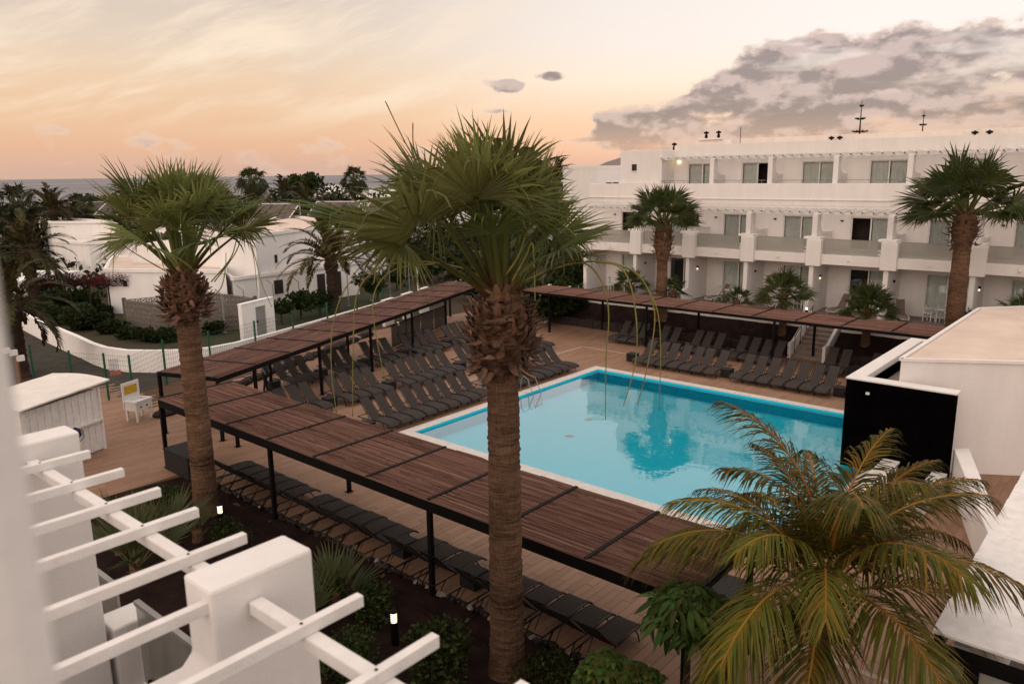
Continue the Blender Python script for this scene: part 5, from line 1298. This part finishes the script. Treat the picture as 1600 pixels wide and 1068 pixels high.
# near bed
for k, (x, y, s, l) in enumerate(((8.6, 9.6, .75, 'bright leafy shrub left of the tall palm trunk'), (9.0, 11.9, .55, 'dark low shrub behind the near bollard lamp'), (8.3, 12.6, .6, 'dark shrub behind the spiky fan plant'), (9.4, 7.6, .5, 'dark low shrub at the foot of the tall palm'), (9.1, 17.2, .45, 'dark shrub right of the left palm trunk'), (8.9, 20.8, .5, 'dark shrub at the left end of the near bed'), (7.5, 10.6, .6, 'dark shrub below the projecting beams'))):
    shrub((x, y, .05), s * 1.45, l, SHR, 'shrubs in the near bed', None, k)
# garden hedges and trees on the left
for k, (x, y, s, l) in enumerate(((470, 497, 1.0, 'small tree left of the date palm trunk'), (500, 492, .8, 'small dark tree beside the date palm trunk'), (590, 468, 1.1, 'round dark tree above the left pergola'), (655, 440, 1.4, 'wide dark tree at the far end of the left pergola'), (620, 452, .9, 'dark tree between two poles above the pergola'), (700, 432, 1.5, 'dark tree behind the left side of the tall palm'), (440, 505, .7, 'small dark bush right of the grey door'))):
    p = G(x, y); shrub((p.x, p.y, 0), s * 1.35, l, SHF, 'garden trees behind the left pergola', None, k, 'garden_tree', .7)
for k, (x, y, s) in enumerate(((75, 500, 1.5), (105, 505, 1.4), (140, 512, 1.4), (175, 520, 1.3), (205, 528, 1.2), (235, 530, 1.2), (262, 532, 1.2), (330, 520, 1.2), (355, 510, 1.2), (375, 505, 1.0), (120, 480, 1.6), (160, 492, 1.2), (90, 478, 1.6), (60, 470, 1.8), (45, 488, 1.4), (215, 512, 1.1), (345, 495, 1.2))):
    p = G(x, y); shrub((p.x, p.y, 0), s * (.72 if 150 < x < 400 else 1), 'green hedge shrub behind the curving white wall, %s' % ('number %s along the wall from the street' % ORD[k]), SHF, 'hedge shrubs behind the curving wall', None, k)
p = G(125, 455, 1.5); e = empty('bougainvillea_arbour', (p.x, p.y, 0), 'purple and red bougainvillea over an arbour beside the white villa', 'arbour')
for i in range(6):
    m = MB(); m.tube([(0, 0, 0), (0, 0, 2.0)], .06, 6); q = Vector((1, 0, 0)) * 0
    t = i - 2.5; link('post', m.mesh('post', 'palm_bark_dark'), e, (t * 1.3 * RGT.x, t * 1.3 * RGT.y, 0))
for i in range(5): t = i - 2; link('flowers', SHB[0], e, (t * 1.35 * RGT.x, t * 1.35 * RGT.y, 1.9), (0, 0, i), (1.25, 1.25, .9))
for k, (x, D, s, l) in enumerate(((850, 46, 1.7, 'dark round hedge bush left of the hotel patios'), (895, 47, 1.5, 'dark clipped bush beside the hotel end wall'), (820, 48, 1.9, 'dark bush behind the lamp post'), (790, 52, 2.2, 'dark bush behind the tall palm crown base'), (870, 52, 2.0, 'dark bush farther behind the hedge'), (910, 60, 2.4, 'dark tree left of the hotel balcony'), (760, 56, 2.2, 'dark bush behind the far end of the left pergola'))):
    p = AT(x, D); shrub((p.x, p.y, .6), s, l, SHF, 'dark bushes left of the hotel', None, k)
# distant greenery that reads as one mass
def greenery():
    rr = random.Random(9); V = []; F = []; Cc = []
    for i in range(520):
        x = rr.uniform(-60, 960); D = rr.choice((rr.uniform(66, 110), rr.uniform(95, 170), rr.uniform(110, 330)));
        if 400 < x < 620 and D < 85: continue
        if x < 330 and D < 85 and rr.random() < .75: continue
        p = AT(x, D); z0 = terr(p.x, p.y); s = rr.uniform(.9, 2.1) * (1 + D / 260)
        for q in range(110):
            d = Vector((rr.gauss(0, 1), rr.gauss(0, 1), abs(rr.gauss(0, 1)))).normalized(); c = Vector((p.x, p.y, z0)) + Vector((d.x * s * 1.3, d.y * s * 1.3, d.z * s * rr.uniform(.7, 1.2)))
            a = Vector((rr.gauss(0, 1), rr.gauss(0, 1), rr.gauss(.3, 1))).normalized(); b = a.cross(Vector((rr.gauss(0, 1), rr.gauss(0, 1), rr.gauss(0, 1)))).normalized(); l = rr.uniform(.25, .6) * (1 + D / 300); w = l * .3; k = len(V); br = rr.uniform(.5, 1.3)
            V += [tuple(c - a * l * .5), tuple(c + b * w), tuple(c + a * l * .5), tuple(c - b * w)]; Cc += [tuple(v * br for v in lerp((.016, .024, .010), (.045, .052, .02), rr.random()))] * 4; F.append((k, k + 1, k + 2, k + 3))
    for i in range(150):
        x = rr.uniform(-30, 660); D = rr.uniform(84, 140); p = AT(x, D); z0 = terr(p.x, p.y); s = rr.uniform(1.3, 2.6); top = rr.uniform(4.5, 8.0)
        for q in range(150):
            d = Vector((rr.gauss(0, 1), rr.gauss(0, 1), rr.gauss(0, 1))).normalized() * rr.uniform(.5, 1); c = Vector((p.x + d.x * s * 1.2, p.y + d.y * s * 1.2, max(z0, z0 + top - s + d.z * s)))
            if rr.random() < .3: c.z = z0 + rr.uniform(0, top - s)
            a = Vector((rr.gauss(0, 1), rr.gauss(0, 1), rr.gauss(.3, 1))).normalized(); b = a.cross(Vector((rr.gauss(0, 1), rr.gauss(0, 1), rr.gauss(0, 1)))).normalized(); l = rr.uniform(.35, .8); w = l * .28; k = len(V); br = rr.uniform(.5, 1.3)
            V += [tuple(c - a * l * .5), tuple(c + b * w), tuple(c + a * l * .5), tuple(c - b * w)]; Cc += [tuple(v * br for v in lerp((.014, .020, .008), (.040, .045, .017), rr.random()))] * 4; F.append((k, k + 1, k + 2, k + 3))
    o = bpy.data.objects.new('distant_greenery', leafmesh('distant_greenery', V, F, Cc, ['leaf_dark'])); COL.objects.link(o); tag(o, 'dark garden greenery filling the middle distance', 'greenery', None, 'stuff')
greenery()

# ------------------------------------------------------------------ other palms
DATE = dict(L=3.0, nl=46, ll=.50, curve=85, stiff=.22, vee=30, w=.055, strawk=.35, g1=(.026, .034, .012), g2=(.052, .060, .020), rach=(.14, .10, .035), mat='leaf_dark')
p = G(522, 488); feather_palm((p.x, p.y, 0), 3.6, 'date palm with drooping fronds standing against the white villa', .36, 40, 'date', (84, 66, 48, 30, 12), 2, 3, 1.28, 'date palms', DATE)
SMALL = dict(pet=.95, R=.95, nseg=26, spread=118, droop=.6, sag=12, prad=.028, limp=.25, g1=(.034, .050, .012), g2=(.078, .092, .025))
fan_palm((38.0, 21.85, .85), 5.45, 'fan palm before the left part of the hotel balconies', .31, (2.3, .62), 34, 'mid', (82, 62, 42, 24, 8), 3, 31, 1.15, 110, 'fan palms before the hotel', SMALL)
fan_palm((38.0, 7.3, .85), 6.25, 'fan palm before the right part of the hotel balconies', .36, (1.5, .66), 34, 'mid', (82, 62, 42, 24, 8), 3, 37, 1.5, 90, 'fan palms before the hotel', SMALL)
for k, (x, y, z, H_, s, n, l) in enumerate(((38.0, 14.9, .85, 1.9, .8, 30, 'small bushy fan palm with trunk beside the wide steps'), (38.0, 10.9, .85, 1.5, .85, 28, 'low bushy fan palm right of the wide steps'), (40.2, 18.4, 1.36, .5, .55, 16, 'very small dark fan plant on the hotel patio'), (40.8, 25.6, 1.36, .7, .7, 20, 'small fan palm on the leftmost hotel patio'), (40.6, 7.0, 1.36, .4, .6, 16, 'small fan plant at the foot of the right hotel palm'), (40.3, 22.4, 1.36, .7, .6, 14, 'small fan plant beside the left hotel palm trunk'), (38.1, 4.6, 1.2, 1.5, .8, 18, 'small fan palm at the right picture edge'))):
    fan_palm((x, y, z), H_, l, .17, (.6, .26), n, 'mid', (82, 62, 42, 24, 8), 3, 50 + k, s, 24, 'small fan palms', SMALL)
e = empty('palm_stump', (37.6, 28.5, .4), 'pale bare palm trunk in the bed beside the steps', 'palm tree'); link('trunk', trunk_mesh([(-.2, .34), (.4, .26), (1.2, .34), (1.75, .55)], 18, 4, .04, 'palm_bark'), e); link('crown', SHR[0], e, (0, 0, 1.7), (0, 0, 0), (.7, .7, .5))
# spiky fan plants in the near bed
SPIK = dict(pet=.40, R=1.15, nseg=9, spread=36, droop=.12, sag=6, prad=.018, limp=.05, g1=(.060, .075, .028), g2=(.10, .115, .045), tip=(.24, .14, .06))
for k, (x, y, H_, s, n, l) in enumerate(((525, 960, .35, .78, 9, 'spiky fan plant beside the nearest white wall end'), (265, 850, .3, .75, 8, 'spiky fan plant below the left palm trunk'), (215, 910, .4, 1.1, 11, 'dark fan palm seen through the white beams'), (310, 850, .2, .6, 6, 'small spiky plant right of the left palm trunk'), (470, 1010, .3, .8, 7, 'low spiky plant under the white beams'), (190, 870, .5, .8, 8, 'fan plant behind the far terrace divider'))):
    q = G(x, y); fan_palm((q.x, q.y, .05), H_, l, .11, (.3, .16), n, 'spik', (80, 62, 44), 4, 70 + k, s, 10, 'spiky fan plants in the near bed', SPIK)
# background palms
FARF = dict(pet=.9, R=1.0, nseg=18, spread=120, droop=1.2, sag=30, prad=.04, limp=.6, g1=(.022, .030, .012), g2=(.045, .055, .02), tip=(.10, .07, .035))
for k, (x, D, top, s, l) in enumerate(((40, 92, 300, 1.9, 'far fan palm with brown skirt at the left'), (405, 130, 270, 2.2, 'far fan palm with brown skirt right of the left palm crown'), (562, 165, 268, 2.6, 'far fan palm with brown skirt before the shore hotel'), (342, 110, 280, 1.6, 'far fan palm rising behind the left palm crown'), (140, 100, 300, 1.3, 'small far fan palm left of the left palm crown'))):
    p = AT(x, D); z = terr(p.x, p.y); ztop = CAMZ - (top + 14 - (282 - .0135 * x)) * D / 1219; fan_palm((p.x, p.y, z), ztop - z, l, .3, (1.2, .7), 26, 'far', (80, 55, 30, 5, -20), 2, 90 + k, s * .72, 0, 'far fan palms', FARF, 'palm_bark_dark', skirt=16)
FARD = dict(L=2.9, nl=26, ll=.55, curve=80, stiff=.2, vee=28, w=.10, strawk=.25, g1=(.020, .026, .012), g2=(.042, .048, .02), rach=(.09, .065, .03), mat='leaf_dark')
for k, (x, D, top, s, l) in enumerate(((95, 88, 300, 1.15, 'far date palm at the left before the sea'), (48, 60, 352, 1.15, 'date palm nearer the street at the left'), (455, 128, 282, 1.4, 'leftmost of the clustered date palms above the solar racks'), (488, 118, 300, 1.5, 'middle date palm of the cluster above the solar racks'), (520, 122, 305, 1.4, 'right date palm of the cluster above the solar racks'), (470, 112, 320, 1.3, 'lower date palm of the cluster above the solar racks'), (545, 132, 310, 1.3, 'small date palm right of the clustered palms'), (640, 100, 300, 1.2, 'date palm beside the tall palm crown'), (8, 42, 420, .95, 'brownish date palm cut by the left picture edge'), (125, 95, 318, 1.0, 'low date palm before the long villa'), (870, 90, 262, 1.1, 'dark date palm behind the right side of the tall palm'))):
    p = AT(x, D); z = terr(p.x, p.y); ztop = CAMZ - (top + 22 - (282 - .0135 * x)) * D / 1219; feather_palm((p.x, p.y, z), max(1.5, ztop - z), l, .35, 34, 'fard', (84, 64, 44, 24, 2, -22), 2, 120 + k, s, 'far date palms', FARD)
# round trees on the skyline
for k, (x, D, top, s) in enumerate(((175, 105, 300, 2.2), (490, 150, 270, 2.6), (475, 155, 272, 2.2), (200, 120, 300, 2.0), (360, 150, 290, 2.4))):
    p = AT(x, D); z = terr(p.x, p.y); ztop = CAMZ - (top + 6 - (282 - .0135 * x)) * D / 1219; shrub((p.x, p.y, z), s * 1.5, 'dark round tree on the skyline, %s from the left' % ORD[k], SHF, 'skyline trees', s * 1.4, k, 'skyline_tree', max(1, ztop - z - s * 1.1))
# norfolk pines behind the hotel
for k, (x, D, top, sc, l) in enumerate(((1330, 75, 172, 1.0, 'tiered pine top rising above the hotel roof'), (1425, 90, 190, .8, 'smaller tiered pine top above the hotel roof'))):
    p = AT(x, D); ztop = CAMZ - (top - 264) * D / 1219; e = empty('norfolk_pine', (p.x, p.y, 0), l, 'tree', 'tiered pines behind the hotel')
    m = MB(); m.tube([(0, 0, 0), (0, 0, ztop * .6), (0, 0, ztop)], [.25, .15, .015], 8); link('trunk', m.mesh('trunk', 'palm_bark_dark'), e)
    rr = random.Random(k)
    for t in range(7):
        z = ztop - .55 - t * 1.05 * sc; r = (.22 + .22 * t) * sc * (1.0 if t else .8); m = MB()
        for b in range(7):
            a = b * 2 * math.pi / 7 + t + rr.uniform(-.1, .1); L_ = r * rr.uniform(.85, 1.1); m.tube([(0, 0, z), (math.cos(a) * L_ * .6, math.sin(a) * L_ * .6, z - .03), (math.cos(a) * L_, math.sin(a) * L_, z + .10)], [.03, .05, .03], 5)
            for q in range(8): f = rr.uniform(.25, 1); w = rr.uniform(-1, 1); m.bar((math.cos(a) * L_ * f, math.sin(a) * L_ * f, z), (math.cos(a + w * .35) * L_ * f * 1.1, math.sin(a + w * .35) * L_ * f * 1.1, z + rr.uniform(0, .1)), .04, .04)
        o = link('branch_tier', m.mesh('branch_tier', 'pine'), e) if 'pine' in MATS else link('branch_tier', m.mesh('branch_tier', 'palm_bark_dark'), e)

# ------------------------------------------------------------------ umbrella trees at the bottom (drooping hand-shaped leaves)
def hand_leaf(seed, n=8, L=.26, droop=.9, c1=(.035, .060, .009), c2=(.095, .13, .022)):
    rr = random.Random(seed); V = []; F = []; Cc = []
    for k in range(n):
        a = 2 * math.pi * k / n + rr.uniform(-.15, .15); l = L * rr.uniform(.8, 1.15); prev = None; col = tuple(x * rr.uniform(.75, 1.25) for x in lerp(c1, c2, rr.random())); sd_ = Vector((-math.sin(a), math.cos(a), 0))
        for q, w in ((0.05, .006), (.25, .03), (.55, .045), (.8, .032), (1.0, .003)):
            r = l * (q - .25 * q * q * droop); z = .03 * math.sin(q * 3) - droop * l * q * q * .75; p = Vector((math.cos(a) * r, math.sin(a) * r, z)); b = len(V)
            V += [tuple(p - sd_ * w), tuple(p + Vector((0, 0, -.012))), tuple(p + sd_ * w)]; Cc += [col, tuple(x * 1.15 for x in col), col]
            if prev is not None: F += [(prev, prev + 1, b + 1, b), (prev + 1, prev + 2, b + 2, b + 1)]
            prev = b
    return leafmesh('leaf_cluster', V, F, Cc, ['leaf'])
HAND = [hand_leaf(i, 8, .36, 1.05) for i in range(4)]; HANDB = [hand_leaf(10 + i, 8, .17, .6, (.05, .085, .012), (.13, .17, .03)) for i in range(3)]
def umbrella_tree(loc, H, r, n, label, hand=HAND, s=1.0, stem='palm_bark_dark', dome=.9):
    e = empty('umbrella_tree', loc, label, 'shrub', 'umbrella trees at the bottom edge'); rr = random.Random(n)
    m = MB(); m.tube([(0, 0, -.05), (.01, .02, H * .5), (0, 0, H)], [.075, .06, .04], 8)
    for i in range(8): a = i * .8; m.tube([(0, 0, H * .75), (math.cos(a) * r * .4, math.sin(a) * r * .4, H + r * .3), (math.cos(a) * r * .7, math.sin(a) * r * .7, H + r * .35)], [.025, .018, .01], 5)
    link('trunk', m.mesh('trunk', stem), e)
    for i in range(n):
        t = (i + .5) / n; a = i * 2.39996; ph = math.acos(1 - 1.25 * t); rad = r * rr.uniform(.82, 1.02)
        link('leaf_cluster', hand[rr.randrange(len(hand))], e, (math.cos(a) * math.sin(ph) * rad, math.sin(a) * math.sin(ph) * rad, H + math.cos(ph) * rad * dome), (rr.uniform(-.2, .2) - math.sin(a) * math.sin(ph) * .5, math.cos(a) * math.sin(ph) * .5, rr.uniform(0, 6)), s * rr.uniform(.85, 1.2))
    return e
umbrella_tree((9.9, 5.05, 0), 2.33, .54, 56, 'umbrella tree with drooping glossy leaves at the bottom edge')
umbrella_tree((G(945, 1050, .7).x, G(945, 1050, .7).y, 0), .62, .45, 44, 'bright green umbrella bush right of the tall palm trunk', HANDB, 1.1)
umbrella_tree((G(1000, 1062, .6).x, G(1000, 1062, .6).y, 0), .5, .38, 36, 'smaller bright green umbrella bush at the bottom edge', HANDB, 1.0)

# ------------------------------------------------------------------ patio furniture at the hotel
TAUPE = make_lounger('taupe_sling', 'white_plastic'); tusd = [0]
for x, y, rz, l in ((41.9, 21.0, -1.9, 'taupe lounger on the third hotel patio from the left'), (41.9, 17.3, -1.9, 'taupe lounger on the hotel patio behind the small fan palm'), (41.9, 13.9, -1.75, 'taupe lounger on the hotel patio above the wide steps'), (41.8, 10.3, -1.2, 'taupe lounger lying flat on the patio left of the white chairs'), (42.0, 24.8, -1.7, 'taupe lounger on the second hotel patio')):
    o = TAUPE if not tusd[0] else copy_tree(TAUPE); tusd[0] = 1; o.location = (x, y, 1.365); o.rotation_euler = (0, 0, rz); tag(o, l, 'sun lounger', 'taupe loungers on the hotel patios')
def chair_parts():
    out = []
    m = MB(); m.box(-.22, .22, -.22, .22, .41, .44); out.append(('seat', m.mesh('seat', 'white_plastic')))
    m = MB()
    for i in range(5): m.box(-.2 + i * .085, -.16 + i * .085, .20, .225, .445, .80)
    m.box(-.22, .22, .195, .23, .80, .86); out.append(('backrest', m.mesh('backrest', 'white_plastic')))
    for a in (-.2, .2):
        for b in (-.2, .2): m = MB(); m.box(a - .02, a + .02, b - .02, b + .02, 0, .408); out.append(('leg', m.mesh('leg', 'white_plastic')))
        m = MB(); m.tube([(a, -.2, .44), (a, -.2, .63), (a, 0, .66), (a, .2, .64)], .018, 6); out.append(('armrest', m.mesh('armrest', 'white_plastic')))
    return out
CHP = chair_parts()
def chair(x, y, rz, l):
    e = empty('patio_chair', (x, y, 1.362), l, 'chair', 'white patio chairs', rz)
    for n_, me in CHP: link(n_, me, e)
def ptable(x, y, l):
    e = empty('patio_table', (x, y, 1.362), l, 'table', 'white patio tables')
    m = MB(); m.lathe(0, 0, [(.69, .38), (.72, .38)], 16); link('table_top', m.mesh('table_top', 'white_plastic'), e)
    for k in range(4): a = k * math.pi / 2 + .6; m = MB(); m.tube([(math.cos(a) * .26, math.sin(a) * .26, .69), (math.cos(a) * .3, math.sin(a) * .3, 0)], .02, 6); link('leg', m.mesh('leg', 'white_plastic'), e)
for k, yb in enumerate((22.45, 18.8, 15.1, 7.5)):
    w = ('second hotel patio from the left', 'third hotel patio from the left', 'fourth hotel patio from the left', 'hotel patio left of the right palm')[k]
    ptable(43.0, yb + 1.3, 'white round table on the %s' % w); chair(43.2, yb + .65, 0.4 + math.pi, 'white chair right of the table on the %s' % w); chair(43.2, yb + 1.95, -.3, 'white chair left of the table on the %s' % w)
ptable(43.0, 27.5, 'white round table on the leftmost hotel patio'); chair(42.8, 28.3, .2, 'white chair on the leftmost hotel patio')

# ------------------------------------------------------------------ a person standing under the left pergola
def person():
    p = (17.35, 28.9, 0)
    e = empty('person', p, 'person in blue shirt and dark trousers standing under the left pergola', 'person', None, .6)
    V = [(0, 0, .90), (0, 0, 1.08), (0, 0.01, 1.28), (0, .01, 1.44), (0, .0, 1.54), (.10, 0, .84), (.11, .04, .48), (.11, .0, .09), (.12, -.13, .04), (-.10, 0, .84), (-.11, -.02, .48), (-.12, .05, .09), (-.13, -.09, .04), (.18, 0, 1.40), (.24, .02, 1.14), (.22, -.10, .90), (-.18, 0, 1.40), (-.24, .02, 1.14), (-.21, -.11, .90), (.21, -.13, .82), (-.20, -.14, .82)]
    Ed = [(0, 1), (1, 2), (2, 3), (3, 4), (0, 5), (5, 6), (6, 7), (7, 8), (0, 9), (9, 10), (10, 11), (11, 12), (3, 13), (13, 14), (14, 15), (3, 16), (16, 17), (17, 18), (15, 19), (18, 20)]
    Rr = [.15, .13, .155, .12, .055, .095, .062, .045, .038, .095, .062, .045, .038, .062, .045, .034, .062, .045, .034, .03, .03]
    me = bpy.data.meshes.new('body'); me.from_pydata(V, Ed, []); o = bpy.data.objects.new('body', me); COL.objects.link(o); o.parent = e
    sk = o.modifiers.new('skin', 'SKIN'); sk.use_smooth_shade = True
    for i, r in enumerate(Rr): me.skin_vertices[0].data[i].radius = (r, r * .8)
    me.skin_vertices[0].data[0].use_root = True; ss = o.modifiers.new('sub', 'SUBSURF'); ss.levels = 1; ss.render_levels = 2
    t = NT('person_cloth'); sep = t.n('ShaderNodeSeparateXYZ'); t.set(sep.inputs[0], t.obj()); z = sep.outputs[2]; x = t.math('ABSOLUTE', sep.outputs[0])
    shirt = t.math('GREATER_THAN', z, .93); neck = t.math('GREATER_THAN', z, 1.49); arm = t.math('MULTIPLY', t.math('GREATER_THAN', x, .165), t.math('LESS_THAN', z, 1.2)); hand = t.math('MULTIPLY', arm, t.math('GREATER_THAN', z, .7))
    c = t.mix(shirt, (.012, .012, .015, 1), (.02, .13, .26, 1)); c = t.mix(neck, c, (.32, .17, .11, 1)); c = t.mix(hand, c, (.32, .17, .11, 1)); t.end(t.bsdf(c, .8, .2)); me.materials.append(MATS['person_cloth'])
    m = MB(); m.lathe(0, -.01, [(1.50, .035), (1.54, .062), (1.60, .078), (1.66, .082), (1.71, .07), (1.745, .035)], 14); hd = link('head', m.mesh('head', 'skin', smooth=True), e)
    m = MB(); m.lathe(0, .012, [(1.60, .072), (1.65, .088), (1.71, .08), (1.755, .04), (1.765, .01)], 14); link('hair', m.mesh('hair', 'dark_cloth', smooth=True), hd)
    m = MB(); m.tube([(0, -.085, 1.655), (0, -.105, 1.625), (0, -.085, 1.615)], [.01, .014, .008], 6); link('nose', m.mesh('nose', 'skin'), hd)
person()
